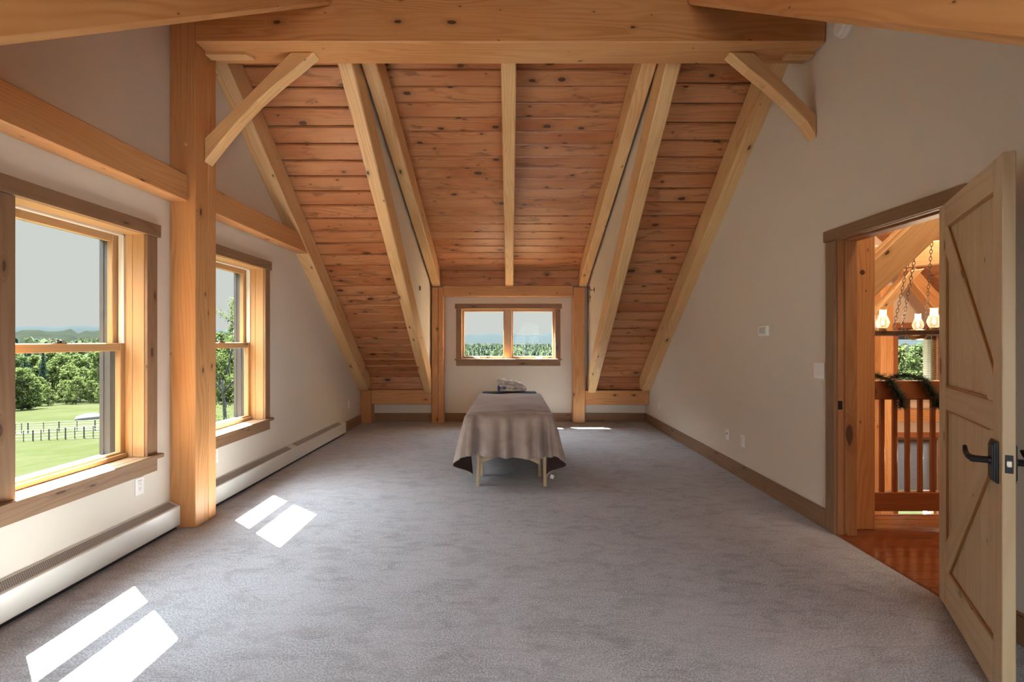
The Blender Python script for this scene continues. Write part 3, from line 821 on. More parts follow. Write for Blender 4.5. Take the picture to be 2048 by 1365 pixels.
# lever sets both sides, latch plate on the edge
uc, zc = DW - .062, .90
for s, xf in ((1, TK), (-1, 0)):
    m = MB()
    m.box(xf, xf + s * .007, uc - .033, uc + .033, zc - .085, zc + .072, 'z'); m.box(xf + s * .006, xf + s * .012, uc - .027, uc + .027, zc - .078, zc + .065, 'z'); m.box(xf + s * .011, xf + s * .016, uc - .021, uc + .021, zc - .070, zc + .057, 'z')
    hs = m.build('lever_handle', M['black'], door, bevel=.0015)
    m = MB(); m.tube([(xf + s * .014, uc, zc - .005), (xf + s * .022, uc, zc - .005), (xf + s * .07, uc, zc - .005)], [.019, .013, .013], 16)
    m.tube([(xf + s * .060, uc + .004, zc - .005), (xf + s * .066, uc - .03, zc - .004), (xf + s * .066, uc - .062, zc + .002), (xf + s * .064, uc - .082, zc + .012), (xf + s * .062, uc - .096, zc + .024)], [.0135, .011, .009, .008, .007], 12)
    m.build('lever', M['black'], hs, smooth=True)
m = MB(); m.box(.007, .029, DW - .001, DW + .0015, zc - .036, zc + .030); lp = m.build('latch_plate', M['black'], door, bevel=.001)
m = MB(); m.prism([(.011, DW, zc - .014), (.026, DW, zc - .014), (.026, DW, zc + .012), (.011, DW, zc + .012)], (0, .009, 0), (0, 0, 1)); m.build('latch_bolt', M['steel'], lp, bevel=.003)
for zh in (.25, 1.05, 1.80):
    m = MB(); m.tube([(-.006, -.002, zh - .05), (-.006, -.002, zh + .05)], .006, 10); m.box(-.002, .03, -.002, .0005, zh - .045, zh + .045); m.build('hinge', M['black'], door)

# ------------------------------------------------------------------ massage table, blanket, towel
TX, TY0, TY1, TZ = -.008, 4.20, 6.06, .645
tb = empty('massage_table', (TX, (TY0 + TY1) / 2, 0), 'portable massage table with pale wooden legs in the middle of the room', 'massage table')
M['vinyl'] = plain('navy_vinyl', (.02, .02, .032), .85, .12)
M['palewood'] = wood('pale_beech', (.60, .49, .33), (.50, .38, .23), kdens=.02, rough=.4)
M['bluevinyl'] = plain('blue_vinyl', (.045, .085, .34), .45)
m = MB(); m.box(TX - .36, TX + .36, TY0, TY1, TZ - .065, TZ, 'y'); m.box(TX - .36, TX + .36, TY1 - .20, TY1 + .002, TZ - .05, TZ + .034, 'x'); m.build('padded_top', M['vinyl'], tb, bevel=.028, seg=3)
m = MB(); m.box(TX - .34, TX + .34, TY0 + .02, TY0 + .045, TZ - .16, TZ - .067, 'x'); m.box(TX - .34, TX + .34, TY1 - .045, TY1 - .02, TZ - .16, TZ - .067, 'x')
m.box(TX - .34, TX - .315, TY0 + .045, TY1 - .045, TZ - .16, TZ - .067, 'y'); m.box(TX + .315, TX + .34, TY0 + .045, TY1 - .045, TZ - .16, TZ - .067, 'y')
m.build('frame', M['palewood'], tb, bevel=.004)
for x, y in ((-.30, 4.235), (.325, 4.22), (-.282, 4.54), (.295, 4.52), (-.30, 5.72), (.31, 5.72), (-.31, 6.02), (.32, 6.02)):
    m = MB(); sx = -1 if x < 0 else 1
    m.prism([(x - .015, y - .02, 0), (x + .015, y - .02, 0), (x + .015 - sx * .012, y - .02, TZ - .07), (x - .015 - sx * .012, y - .02, TZ - .07)], (0, .04, 0), (0, 0, 1))
    m.build('leg', M['palewood'], tb, bevel=.003)
for yp in (4.243, 6.0):
    m = MB(); ar = [(x, .175 + .095 * math.cos(PI * x / .60) ** .8 if abs(x) < .299 else .17) for x in [-.29 + .58 * i / 20 for i in range(21)]]
    pl = [(TX + x, yp, z) for x, z in ar] + [(TX + .29, yp, TZ - .16), (TX - .29, yp, TZ - .16)]
    m.prism(pl, (0, .016, 0), (1, 0, 0)); m.build('end_panel', M['palewood'], tb, bevel=.002)
m = MB(); m.box(TX - .28, TX + .30, 4.525, 4.535, .20, .235, 'x'); m.build('stretcher', M['redwood'], tb)
m = MB(); m.lathe([(.0, -.11), (.05, -.10), (.072, -.06), (.075, 0), (.072, .06), (.05, .10), (.0, .11)], (TX - .09, TY1 + .16, TZ + .055), (0, 1, 0), 20); m.build('face_cushion', M['bluevinyl'], tb, smooth=True)
m = MB(); m.box(TX - .16, TX + .16, TY1 - .03, TY1 + .28, TZ - .05, TZ - .015); m.tube([(TX - .12, TY1 - .1, TZ - .03), (TX - .12, TY1 + .2, TZ - .03)], .009, 8); m.tube([(TX + .12, TY1 - .1, TZ - .03), (TX + .12, TY1 + .2, TZ - .03)], .009, 8); m.build('headrest', M['palewood'], tb, bevel=.003)

# blanket: rectangle draped over the near end and both long sides
def cloth_mats():
    out = []
    for nm, a, b, sh in (('taupe_fleece', (.37, .305, .272), (.295, .238, .21), .5), ('dark_brown_lining', (.05, .028, .026), (.035, .02, .018), .2)):
        s = NT(nm); tc = s.node('ShaderNodeTexCoord').outputs['Object']
        n = s.noise(tc, 5, 3, .6, .6, dim='3D'); p = s.noise(tc, 300, 2, .6, dim='3D')
        c = s.mix(s.step(n.outputs[0], .38, .66), a, b)
        h = s.math('ADD', s.math('MULTIPLY', p.outputs[0], .4), s.math('MULTIPLY', n.outputs[0], .8))
        s.bsdf(c, .9, .15, s.bump(h, .35, .006), sheen=sh, **{'Sheen Tint': (.85, .9, 1, 1)})
        out.append(s.m)
    return out
def blanket():
    bx, oS, oF = .375, .47, .385
    top = TZ + .022
    L = 1.64
    ns, nt = 150, 150
    ss = [-(bx + oS) + 2 * (bx + oS) * i / ns for i in range(ns + 1)]
    ts = [-oF + (L + oF) * j / nt for j in range(nt + 1)]
    rnd = random.Random(3)
    ph = [rnd.uniform(0, 6.28) for _ in range(8)]
    R = .03
    CP = [(0, .096, 0), (22, .062, -.05), (41, -.045, -.015), (56, .115, .055), (73, .07, .09), (90, .019, .085)]
    def path(th):
        for (t0, a0, b0), (t1, a1, b1) in zip(CP[:-1], CP[1:]):
            if t0 <= th <= t1:
                f_ = (th - t0) / (t1 - t0); f_ = f_ * f_ * (3 - 2 * f_); return a0 + (a1 - a0) * f_, b0 + (b1 - b0) * f_
        return CP[-1][1:]
    def wfront(s, k):
        w = .022 * k ** .6 * math.sin(34 * s + ph[2] + 1.5 * math.sin(5 * s)) + .014 * k * math.sin(17 * s + ph[3]) + .009 * k ** .8 * math.sin(67 * s + ph[4])
        for c0, dpt, wd in ((-.30, .095, .026), (.315, .09, .030), (.02, .03, .03)):
            w -= dpt * k ** .6 * math.exp(-((s - c0) / wd) ** 2)
        return w
    vs = []
    for t in ts:
        for s in ss:
            a = abs(s) - bx; sg = 1 if s > 0 else -1; b = -t
            cxp = sg * bx
            def roll(q):   # distance past the edge -> outward, drop (rounded edge)
                al = R * PI / 2
                if q <= 0: return 0, 0
                if q < al: th = q / R; return R * math.sin(th), R * (1 - math.cos(th))
                return R, R + (q - al)
            if a <= 0 and b <= 0:
                x, y, z = s, t, top
                hump = math.exp(-((t - .42) / .26) ** 2) * (.030 + .012 * math.sin(5 * s + 1)) * math.cos(min(1, abs(s) / bx) * PI / 2) ** .5
                fold = .006 * math.sin(7 * t + 5 * s) * math.sin(11 * s + 2 * t) + .010 * math.exp(-((t - .10 - .05 * math.sin(4 * s)) / .03) ** 2)
                z += hump + fold * (1 if t > .02 else t / .02)
            elif a > 0 and b <= 0:
                o_, dz = roll(a); k = dz / (oS)
                near = math.exp(-t / .35)
                w = (.018 + .02 * near) * k * math.sin(9.0 * t + ph[0] + sg) + .012 * k * math.sin(21 * t + ph[1] * sg)
                fl = .09 * k * (.55 + .8 * near * (1 - .35 * k))
                x, y, z = sg * (bx + o_ + fl + w), t, top - dz
            elif a <= 0 and b > 0:
                o_, dz = roll(b); k = dz / oF
                w = wfront(s, k)
                x, y, z = s * (1 + .05 * k), -(o_ + .015 * min(1, 5 * k) + .085 * k + w), top - dz - .012 * k * math.sin(6 * s + .6)
            else:
                r_ = math.hypot(a, b); th = math.degrees(math.atan2(b, a))
                o_, dz = roll(r_); k = min(1.25, dz / .42)
                A, B = path(th)
                ct, st = math.cos(math.radians(th)), math.sin(math.radians(th))
                lim = k ** .9
                x = sg * (bx + o_ * ct + A * lim)
                y = -(o_ * st + .015 * min(1, 5 * k) * st + B * lim + wfront(sg * bx, min(1, dz / oF)) * st ** 6)
                z = top - dz * (1 - .015 * k)
            vs.append(V((TX + x + .004, TY0 + y, z)))
    m = MB(); m.v = vs
    W = ns + 1
    for j in range(nt):
        for i in range(ns):
            m.f.append([j * W + i, j * W + i + 1, (j + 1) * W + i + 1, (j + 1) * W + i])
            m.uv.append([(0, 0), (1, 0), (1, 1), (0, 1)]); m.mi.append(0)
    o = m.build('blanket', cloth_mats(), smooth=True)
    md = o.modifiers.new('thick', 'SOLIDIFY'); md.thickness = .009; md.offset = 0; md.material_offset = 1; md.material_offset_rim = 0; md.use_rim = True
    tag(o, 'taupe fleece blanket with dark brown underside draped over the massage table', 'blanket')
    return o
bl = blanket()
m = MB(); m.prism([(TX + .372, TY0 - .03, .09), (TX + .405, TY0 - .02, .075), (TX + .415, TY0 - .02, .105), (TX + .385, TY0 - .03, .125)], (0, .002, 0), (0, 0, 1))
m.build('care_tag', M['white'], bl)

# rumpled folded towel on the head cushion
def towel():
    s = NT('white_grey_terry'); tc = s.node('ShaderNodeTexCoord').outputs['Object']
    n = s.noise(tc, 16, 3, .6, .9, dim='3D'); p = s.noise(tc, 420, 2, .6, dim='3D')
    c = s.mix(s.step(n.outputs[0], .45, .62), (.74, .72, .70), (.50, .48, .48))
    s.bsdf(c, .95, .1, s.bump(p.outputs[0], .3, .003), sheen=.3)
    root = None
    cx, cy = TX + .035, TY1 + .14
    layers = [(-.16, .20, TZ + .005, .066, .13), (-.17, .185, TZ + .060, .055, .14), (-.195, .15, TZ + .105, .058, .13)]
    m = MB(); rnd = random.Random(11)
    for li, (xa, xb, zb, hh, dp) in enumerate(layers):
        n1, n2 = 26, 16
        b0 = len(m.v); tilt = -.012 * (li - .2)
        for i in range(n1 + 1):
            u = i / n1
            for k in range(n2):
                a = 2 * PI * k / n2
                ex = .5 * (1 + .0)
                cs_, sn = math.cos(a), math.sin(a)
                yy = math.copysign(abs(cs_) ** .55, cs_) * dp
                zz = math.copysign(abs(sn) ** .6, sn) * hh / 2
                end = min(1, (min(u, 1 - u) / .09)) ** .5 if 0 < u < 1 else 0
                wob = .010 * math.sin(13 * u + 2 * li + a) + .006 * math.sin(29 * u - 3 * a + li)
                x = xa + (xb - xa) * u
                z = zb + hh / 2 + zz * (.35 + .65 * end) + wob + tilt * (u - .5) * 2 - .03 * max(0, u - .8) * 3
                m.v.append(V((cx + x + .008 * math.sin(a * 2 + li), cy + yy * (.5 + .5 * end) + wob, z)))
        for i in range(n1):
            for k in range(n2):
                m.f.append([b0 + i * n2 + k, b0 + i * n2 + (k + 1) % n2, b0 + (i + 1) * n2 + (k + 1) % n2, b0 + (i + 1) * n2 + k]); m.uv.append([(0, 0)] * 4); m.mi.append(0)
        m.f.append([b0 + k for k in reversed(range(n2))]); m.uv.append([(0, 0)] * n2); m.mi.append(0)
        m.f.append([b0 + n1 * n2 + k for k in range(n2)]); m.uv.append([(0, 0)] * n2); m.mi.append(0)
    o = m.build('towel', s.m, smooth=True)
    tag(o, 'crumpled white and grey towel folded on the blue headrest cushion', 'towel')
towel()
# ------------------------------------------------------------------ landing and great room beyond the door
HX0, HX1, HYB, HZF = XR + .125, 9.4, 9.0, -2.75
M['hallfloor'] = wood('glossy_red_floor', (.26, .082, .028), (.15, .04, .013), kdens=.1, rough=.09, spec=.6, ring=1.2)
M['hallwall'] = wall_mat('warm_cream_paint', (.60, .47, .34))
fl = MB()
n = 42; w0 = .085
y = YN - .15
while y < 3.50:
    fl.box(HX0 - .135, HX1, y + .001, min(y + w0 - .001, 3.50), -.12, .0, 'x'); y += w0
fl.box(HX0 - .14, HX0 - .115, DY[0], DY[1], -.1, .006, 'y')
struct(fl.build('floor_landing', M['hallfloor'], loc=(0, 0, 0), bevel=.0018))
m = MB(); m.box(HX0, HX1, 3.50, 3.53, -.30, .004, 'x'); struct(m.build('trim_6', M['redwood'], bevel=.004))
m = MB(); m.box(HX0, HX1 + .1, YN, HYB + .2, HZF - .2, HZF); struct(m.build('floor_lower', M['hallfloor'], loc=(0, 0, 0)))
# walls: far gable wall with an upper and a lower window
UW = (7.66, 8.46, .22, 1.60); LW = (7.66, 8.46, -2.22, -.56)
m = MB(); T0, T1 = HYB, HYB + .15
xs = [HX0, UW[0], UW[1], HX1 + .1]
m.box(xs[0], xs[1], T0, T1, HZF, 4.6); m.box(xs[2], xs[3], T0, T1, HZF, 4.6)
m.box(xs[1], xs[2], T0, T1, HZF, LW[2]); m.box(xs[1], xs[2], T0, T1, LW[3], UW[2]); m.box(xs[1], xs[2], T0, T1, UW[3], 4.6)
struct(m.build('wall_hall_back', M['hallwall'], loc=(0, 0, 0)))
m = MB(); m.box(HX1, HX1 + .12, YN, HYB, HZF, 4.6); struct(m.build('wall_hall_right', M['hallwall'], loc=(0, 0, 0)))
m = MB(); m.box(HX0, HX1, YN - .15, YN - .03, HZF, 4.6); struct(m.build('wall_hall_front', M['hallwall'], loc=(0, 0, 0)))
m = MB(); m.box(HX0 - .12, HX0, YB + .19, HYB + .15, HZF, 4.6); m.box(HX0 - .12, HX0, YN - .15, YB + .19, HZF, -.26); m.prism([(HX0 - .12, YN - .15, zpn(YN - .15) + .03), (HX0 - .12, PEAK, zp(PEAK) + .03), (HX0 - .12, YB + .19, zp(YB + .19) + .03), (HX0 - .12, YB + .19, 4.6), (HX0 - .12, YN - .15, 4.6)], (.118, 0, 0), (0, 1, 0))
struct(m.build('wall_hall_left', M['hallwall'], loc=(0, 0, 0)))
# hall roof: level boards, then a slope down on the far right
def hz(x): return 3.72 - .90 * (x - 6.9)
m = MB(); m.box(HX0, HX1 + .1, YN - .15, HYB + .15, 4.45, 4.6)
struct(m.build('ceiling_hall', M['hallwall'], loc=(0, 0, 0)))
m = MB(); k = 0; x = 5.45
while x < HX1:
    a, b2 = x + .002, min(x + .118, HX1)
    m.prism([(a, 4.4, hz(a)), (b2, 4.4, hz(b2)), (b2, 4.4, hz(b2) + .03), (a, 4.4, hz(a) + .03)], (0, HYB - 4.4, 0), (0, 1, 0)); x += .12
struct(m.build('ceiling_hall_slope', M['plank'], loc=(0, 0, 0), bevel=.004))
# timbers of the hall
def tb_(name, p0, p1, w, h, mat, label, cat='beam', up=(0, 1, 0), bevel=.008, group=None):
    m = MB(); m.beam(p0, p1, w, h, up); return timber(m.build(name, M[mat], bevel=bevel), label, cat, group)
m = MB(); m.box(HX0 + .012, 2.60, 3.235, 3.42, 0, 4.4, 'z')
hp = timber(m.build('hall_post', M['timber2'], bevel=.008), 'square orange pine post just outside the door with a big round knot', 'post')
M['knot'] = plain('dark_knot', (.11, .035, .018), .5, noise=.4, nscale=60)
m = MB(); m.lathe([(.019, 0), (.018, .0012), (.010, .0014), (.0, .0014)], (2.505, 3.2352, 1.834), (0, -1, 0), 20); m.build('knot', M['knot'], hp)
# big brace rising right from the post
def pxh(px, py, y): return V((((px - 1020) * y / 910), y, EYE + (682.5 - py) * y / 910))
a, b2 = pxh(1740, 566, 3.36), pxh(1900, 416, 3.36)
d = (b2 - a).normalized(); nrm = V((-d.z, 0, d.x))
m = MB(); hw = .098
a2 = V((2.602, a.y, a.z + (2.602 - a.x) * d.z / d.x)); b3 = a2 + d * 1.6
m.prism([a2 - V((0, 0, hw * 1.414 + .0)), a2 + V((0, 0, hw * 1.414)), b3 + nrm * hw, b3 - nrm * hw], (0, .045, 0), d)
m.prism([p + V((0, .047, 0)) for p in (a2 + V((0, 0, hw * .7)), a2 + V((0, 0, hw * 1.414 + .02)), b3 + nrm * (hw + .02), b3 + nrm * hw * .45)], (0, .06, 0), d)
timber(m.build('hall_brace', M['timber'], bevel=.006), 'thick diagonal pine brace springing from the post outside the door', 'brace')
# collar beam with its brace, farther in
ya = 6.4
m = MB(); p = [pxh(1745, 492, ya), pxh(1960, 474, ya), pxh(1960, 518, ya), pxh(1745, 545, ya)]
m.prism(p, (0, .18, 0), (1, 0, 0)); timber(m.build('collar_beam', M['timber'], bevel=.01), 'pale cream collar beam above the hanging lamp ring', 'beam')
m = MB(); p = [pxh(1822, 541, ya), pxh(1850, 537, ya), pxh(1772, 622, ya), pxh(1740, 640, ya)]
m.prism(p, (0, .14, 0), (-.7, 0, -.7)); timber(m.build('collar_brace', M['timber'], bevel=.008), 'slender pale brace under the collar beam, left of the chains', 'brace')
yr = 8.5
m = MB(); p = [pxh(1772, 498, yr), pxh(1800, 498, yr), pxh(1905, 618, yr), pxh(1905, 660, yr)]
m.prism(p, (0, .2, 0), (.7, 0, -.7)); timber(m.build('gable_rafter', M['timber2'], bevel=.01), 'reddish gable rafter sloping down to the right behind the chains', 'rafter')
m = MB(); m.box(7.03, 7.145, 8.62, 8.80, HZF, 2.4, 'z'); m.box(7.148, 7.27, 8.62, 8.80, HZF, 2.4, 'z')
timber(m.build('gable_post', M['timber2'], bevel=.008), 'tall cracked pine post left of the far hall window', 'post')
m = MB(); m.box(7.275, HX1, 8.86, 8.98, -.235, .0, 'x'); timber(m.build('gable_girt', M['timber2'], bevel=.008), 'horizontal pine girt between the upper and lower hall windows', 'beam')
# far windows with blinds
def hall_window(name, W):
    x0, x1, z0, z1 = W
    w = struct(empty(name, ((x0 + x1) / 2, HYB, z0)))
    m = MB(); m.box(x0 - .10, x0, HYB - .02, HYB, z0 - .1, z1, 'z'); m.box(x1, x1 + .10, HYB - .02, HYB, z0 - .1, z1, 'z'); m.box(x0 - .12, x1 + .12, HYB - .025, HYB, z1, z1 + .10, 'x'); m.box(x0 - .12, x1 + .12, HYB - .05, HYB, z0 - .03, z0, 'x')
    m.build('casing', M['redwood'], w, bevel=.003)
    m = MB(); m.box(x0, x0 + .05, HYB + .03, HYB + .09, z0, z1, 'z'); m.box(x1 - .05, x1, HYB + .03, HYB + .09, z0, z1, 'z'); m.box(x0, x1, HYB + .03, HYB + .09, z1 - .05, z1, 'x'); m.box(x0, x1, HYB + .03, HYB + .09, z0, z0 + .06, 'x')
    m.build('sash', M['winwood'], w, bevel=.003)
    m = MB(); m.box(x0 + .04, x1 - .04, HYB + .055, HYB + .06, z0 + .05, z1 - .04); m.build('pane', M['glass'], w)
hall_window('window_5', UW); hall_window('window_6', LW)
M['slat'] = plain('dark_walnut_slat', (.10, .055, .035), .35)
M['paleslat'] = plain('pale_grey_slat', (.42, .40, .37), .4)
def blind(W, drop_from, drop_to, dense_to, label, tilt=.25):
    x0, x1, z0, z1 = W
    b = empty('window_blind', ((x0 + x1) / 2, HYB - .01, z1), label, 'blind', 'blinds on the hall windows')
    m = MB(); m.box(x0 + .01, x1 - .01, HYB - .015, HYB + .028, z1 - .05, z1); m.build('headrail', M['slat'], b, bevel=.003)
    m = MB(); z = z1 - .06; i = 0
    while z > dense_to:
        m.prism([(x0 + .02, HYB - .018, z - .012), (x0 + .02, HYB + .026, z + .006), (x0 + .02, HYB + .026, z + .009), (x0 + .02, HYB - .018, z - .009)], (x1 - x0 - .04, 0, 0), (1, 0, 0)); z -= .022; i += 1
    m.build('slats', M['slat'], b)
    if drop_to < dense_to:
        m = MB(); z = dense_to
        while z > drop_to:
            m.box(x0 + .02, x1 - .02, HYB - .015, HYB + .020, z - .0012, z + .0012); z -= .045
        m.build('open_slats', M['slat'], b)
    m = MB(); zb = min(drop_to, dense_to)
    m.box(x0 + .02, x1 - .02, HYB - .016, HYB + .024, zb - .02, zb); m.build('bottom_rail', M['paleslat'], b, bevel=.003)
    m = MB()
    for xx in (x0 + .14, x1 - .14): m.tube([(xx, HYB - .02, z1), (xx, HYB - .02, zb)], .002, 5)
    m.build('cords', M['track'], b)
blind(UW, 0, .26, 1.38, 'window blind with open slats on the upper hall window')
blind(LW, 0, -1.62, -1.60, 'dark window blind lowered halfway on the lower hall window')

# stair railing
rl = empty('stair_railing', (3.3, 3.42, .07), 'red stained wooden stair railing with square balusters beyond the door', 'railing')
m = MB(); m.box(2.602, 5.2, 3.375, 3.455, .909, 1.047, 'x'); m.build('top_rail', M['redwood'], rl, bevel=.006)
m = MB(); m.box(2.602, 5.2, 3.39, 3.445, .074, .215, 'x'); m.build('bottom_rail', M['redwood'], rl, bevel=.005)
for px in range(27):
    x = 2.790 + .0955 * px
    if x > 5.15: break
    m = MB(); m.box(x - .016, x + .016, 3.404, 3.426, .215, .909, 'z'); m.build('baluster', M['redwood'], rl, bevel=.003)

# evergreen garland wound over the rail
M['needle'] = plain('dark_green_needles', (.022, .045, .022), .7, noise=.5, nscale=30)
M['needle2'] = plain('grey_green_tips', (.07, .10, .07), .7, noise=.4, nscale=30)
def garland(path, label, rad=.075):
    g = empty('garland', path[0], label, 'garland', 'evergreen garland wound on the stair rail'); rnd = random.Random(int(path[0][0] * 100))
    m = MB(); m.tube(path, .008, 6); m.build('stem', M['tree_bark'], g)
    for nm, mat, cnt, rr in (('needles', M['needle'], 1500, rad), ('tip_needles', M['needle2'], 260, rad * 1.12)):
        m = MB()
        P = [V(p) for p in path]
        for i in range(cnt):
            k = rnd.random() * (len(P) - 1); a = int(k); p = P[a].lerp(P[a + 1], k - a)
            d = (P[a + 1] - P[a]).normalized()
            q = V((rnd.gauss(0, 1), rnd.gauss(0, 1), rnd.gauss(0, 1))).normalized(); q = (q + d * .4).normalized()
            L = rr * rnd.uniform(.6, 1.1); s_ = q.orthogonal().normalized() * .0022
            m.v += [p + s_, p - s_, p + q * L]; b0 = len(m.v) - 3
            m.f.append([b0, b0 + 1, b0 + 2]); m.uv.append([(0, 0)] * 3); m.mi.append(0)
        tag(m.build(nm, mat, g), kind='stuff')
garland([(2.66, 3.34, 1.0), (2.64, 3.35, .92), (2.635, 3.35, .84), (2.64, 3.35, .76)], 'short dark evergreen garland end hanging behind the door post', .05)
garland([(2.66, 3.47, 1.07), (2.72, 3.42, 1.09), (2.79, 3.345, 1.06), (2.82, 3.335, .99), (2.87, 3.335, .92), (2.875, 3.34, .86)], 'dark evergreen garland strand draped over the rail near the post', .062)
garland([(2.90, 3.47, 1.07), (2.97, 3.42, 1.09), (3.04, 3.345, 1.065), (3.08, 3.335, .99), (3.13, 3.335, .92), (3.14, 3.34, .86)], 'dark evergreen garland strand draped over the rail nearest the door edge', .062)

# wagon-wheel chandelier
CX, CY, CZ = 4.62, 4.95, 1.43
ch = empty('chandelier', (CX, CY, CZ), 'rustic wooden ring chandelier with glass hurricane lamps hung on chains', 'chandelier')
M['oldwood'] = wood('dark_old_wood', (.10, .055, .035), (.06, .03, .02), kdens=.05, rough=.6)
m = MB(); m.lathe([(.66, -.022), (.74, -.022), (.74, .022), (.66, .022), (.66, -.022)], (CX, CY, CZ), (0, 0, 1), 48, cap=False)
m.build('ring', M['oldwood'], ch, bevel=.003)
m = MB()
for k in range(3):
    a = PI * k / 3 + .3; m.beam((CX + .66 * math.cos(a), CY + .66 * math.sin(a), CZ), (CX - .66 * math.cos(a), CY - .66 * math.sin(a), CZ), .04, .03)
m.build('spokes', M['oldwood'], ch)
m = MB(); m.lathe([(.04, -.065), (.075, -.05), (.09, -.02), (.09, .04), (.04, .06)], (CX - .06, CY + .15, CZ - .01), (0, 0, 1), 20); m.build('hub', M['brass'], ch)
def lathe_glass(c, s=1.0):
    m = MB(); m.lathe([(.030 * s, 0), (.048 * s, .03 * s), (.056 * s, .065 * s), (.045 * s, .105 * s), (.029 * s, .135 * s), (.027 * s, .18 * s), (.030 * s, .195 * s)], c, (0, 0, 1), 20, cap=False)
    return m
M['lampglass'] = lamp_glass()
for px, yy in ((1766, 4.75), (1755, 5.55), (1836, 5.45), (1868, 4.5), (1960, 4.62), (1742, 5.0)):
    x = (px - 1020) * yy / 910; c = V((x, yy, CZ + .045))
    lm = None
    m = MB(); m.lathe([(.0, -.028), (.03, -.028), (.034, -.012), (.034, .004), (.014, .012), (.012, .03)], c, (0, 0, 1), 16); lm = m.build('burner', M['brass'], ch)
    m = lathe_glass(c); m.build('chimney', M['lampglass'], lm, smooth=True)
    m = MB(); m.lathe([(.0, .035), (.010, .045), (.014, .062), (.009, .085), (.0, .105)], c, (0, 0, 1), 10); m.build('bulb', M['flame'], lm, smooth=True)
    m = MB(); m.box(x - .02, x + .02, yy - .02, yy + .02, CZ + .018, CZ + .022); m.build('bracket', M['black'], lm)
apex = V((4.70, 4.95, 3.9))
for px, yy in ((1786, 4.98), (1803, 4.55), (1905, 4.6), (1850, 5.58)):
    p0 = V(((px - 1020) * yy / 910, yy, CZ + .02)); d = apex - p0; L = d.length; d.normalize(); nl = int(L / .042)
    m = MB(); s1 = d.orthogonal().normalized(); s2 = d.cross(s1)
    for i in range(nl):
        c = p0 + d * (.021 + .042 * i); q = s1 if i % 2 == 0 else s2
        ring = [c + d * (.027 * math.cos(t)) + q * (.012 * math.sin(t)) for t in [2 * PI * k / 10 for k in range(10)]]
        m.tube(ring, .0035, 5, closed=True)
    m.build('chain', M['iron'], ch, smooth=True)
m = MB(); m.tube([apex, apex + V((0, 0, .55))], .012, 8); m.build('hanger', M['black'], ch)
# ------------------------------------------------------------------ the land outside
# outdoor colours are dark greens; full sun lifts them
def gz(r):
    for (a, za), (b, zb) in zip(GP_[:-1], GP_[1:]):
        if a <= r <= b: return za + (zb - za) * (r - a) / (b - a)
    return GP_[-1][1]
GP_ = [(0, -3.1), (12, -3.4), (30, -4.9), (60, -8.0), (155, -13.6), (250, -14.2), (420, -14), (900, -11.5), (1500, -9.0), (9000, -7.0)]
def grass_mat():
    s = NT('meadow_grass'); tc = s.node('ShaderNodeTexCoord').outputs['Object']
    n = s.noise(tc, .12, 4, .65, dim='3D'); p = s.noise(tc, 2.2, 3, .7, dim='3D')
    c = s.mix(s.step(n.outputs[0], .35, .65), (0.0088, 0.0106, 0.0043), (0.0114, 0.0125, 0.00637))
    c = s.mix(s.math('MULTIPLY', s.step(p.outputs[0], .4, .7), .45), c, (0.00693, 0.00861, 0.00337))
    d = s.node('ShaderNodeBsdfDiffuse'); s.link(c, d.inputs[0]); s.link(d.outputs[0], s.out.inputs[0]); return s.m
M['grass'] = grass_mat()
m = MB(); rings = [0, 6, 12, 20, 30, 45, 60, 90, 120, 155, 250, 420, 650, 900, 1500]; seg = 72
for r in rings:
    for k in range(seg):
        a = 2 * PI * k / seg; m.v.append(V((r * math.cos(a), r * math.sin(a), gz(r) + (.25 * math.sin(r * .11 + 3 * a) * min(1, r / 40) if r else 0))))
for i in range(len(rings) - 1):
    for k in range(seg):
        m.f.append([i * seg + k, i * seg + (k + 1) % seg, (i + 1) * seg + (k + 1) % seg, (i + 1) * seg + k]); m.uv.append([(0, 0)] * 4); m.mi.append(0)
struct(m.build('ground', M['grass'], loc=(0, 0, 0), smooth=True))
# mountains on the horizon; distance haze is put into their blue-grey colour
M['mount'] = plain('haze_tinted_mountain', (0.00706, 0.00907, 0.00994), 1.0, 0, noise=.06, nscale=.002)
M['hill'] = plain('haze_tinted_wooded_hill', (0.00418, 0.00518, 0.00403), 1.0, 0, noise=.5, nscale=.06)  # hill colour has the distance haze mixed in
def ridge_ring(name, r0, r1, hf, mat, seg=360):
    m = MB()
    for k in range(seg):
        a = 2 * PI * k / seg
        for r, f in ((r0, -.35), ((r0 + r1) / 2, .62), (r1, 1.0), (r1 * 1.25, .2)):
            m.v.append(V((r * math.cos(a), r * math.sin(a), hf(a, f))))
    for k in range(seg):
        for i in range(3):
            k2 = (k + 1) % seg
            m.f.append([k * 4 + i, k * 4 + i + 1, k2 * 4 + i + 1, k2 * 4 + i]); m.uv.append([(0, 0)] * 4); m.mi.append(0)
    struct(m.build(name, mat, loc=(0, 0, 0), smooth=True))
def mh(a, f):
    q = math.degrees(a) % 360
    h = 92 + 14 * math.sin(q * .9 + 1) + 9 * math.sin(q * 2.3 + 2) + 6 * math.sin(q * 5.1) + (45 if q > 110 else 45 * max(0, (q - 100) / 10))
    return h * f
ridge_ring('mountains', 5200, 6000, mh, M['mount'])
def hh(a, f):
    q = math.degrees(a) % 360
    left = min(1, max(0, (q - 100) / 12))
    return (-9 + (3 + 23 * left) * max(f, -.6)) + (2.0 * math.sin(q * 3.1) + 1.6 * math.sin(q * 7.7 + 1) + 1.2 * math.sin(q * 19)) * f
ridge_ring('hills', 700, 1000, hh, M['hill'], 720)

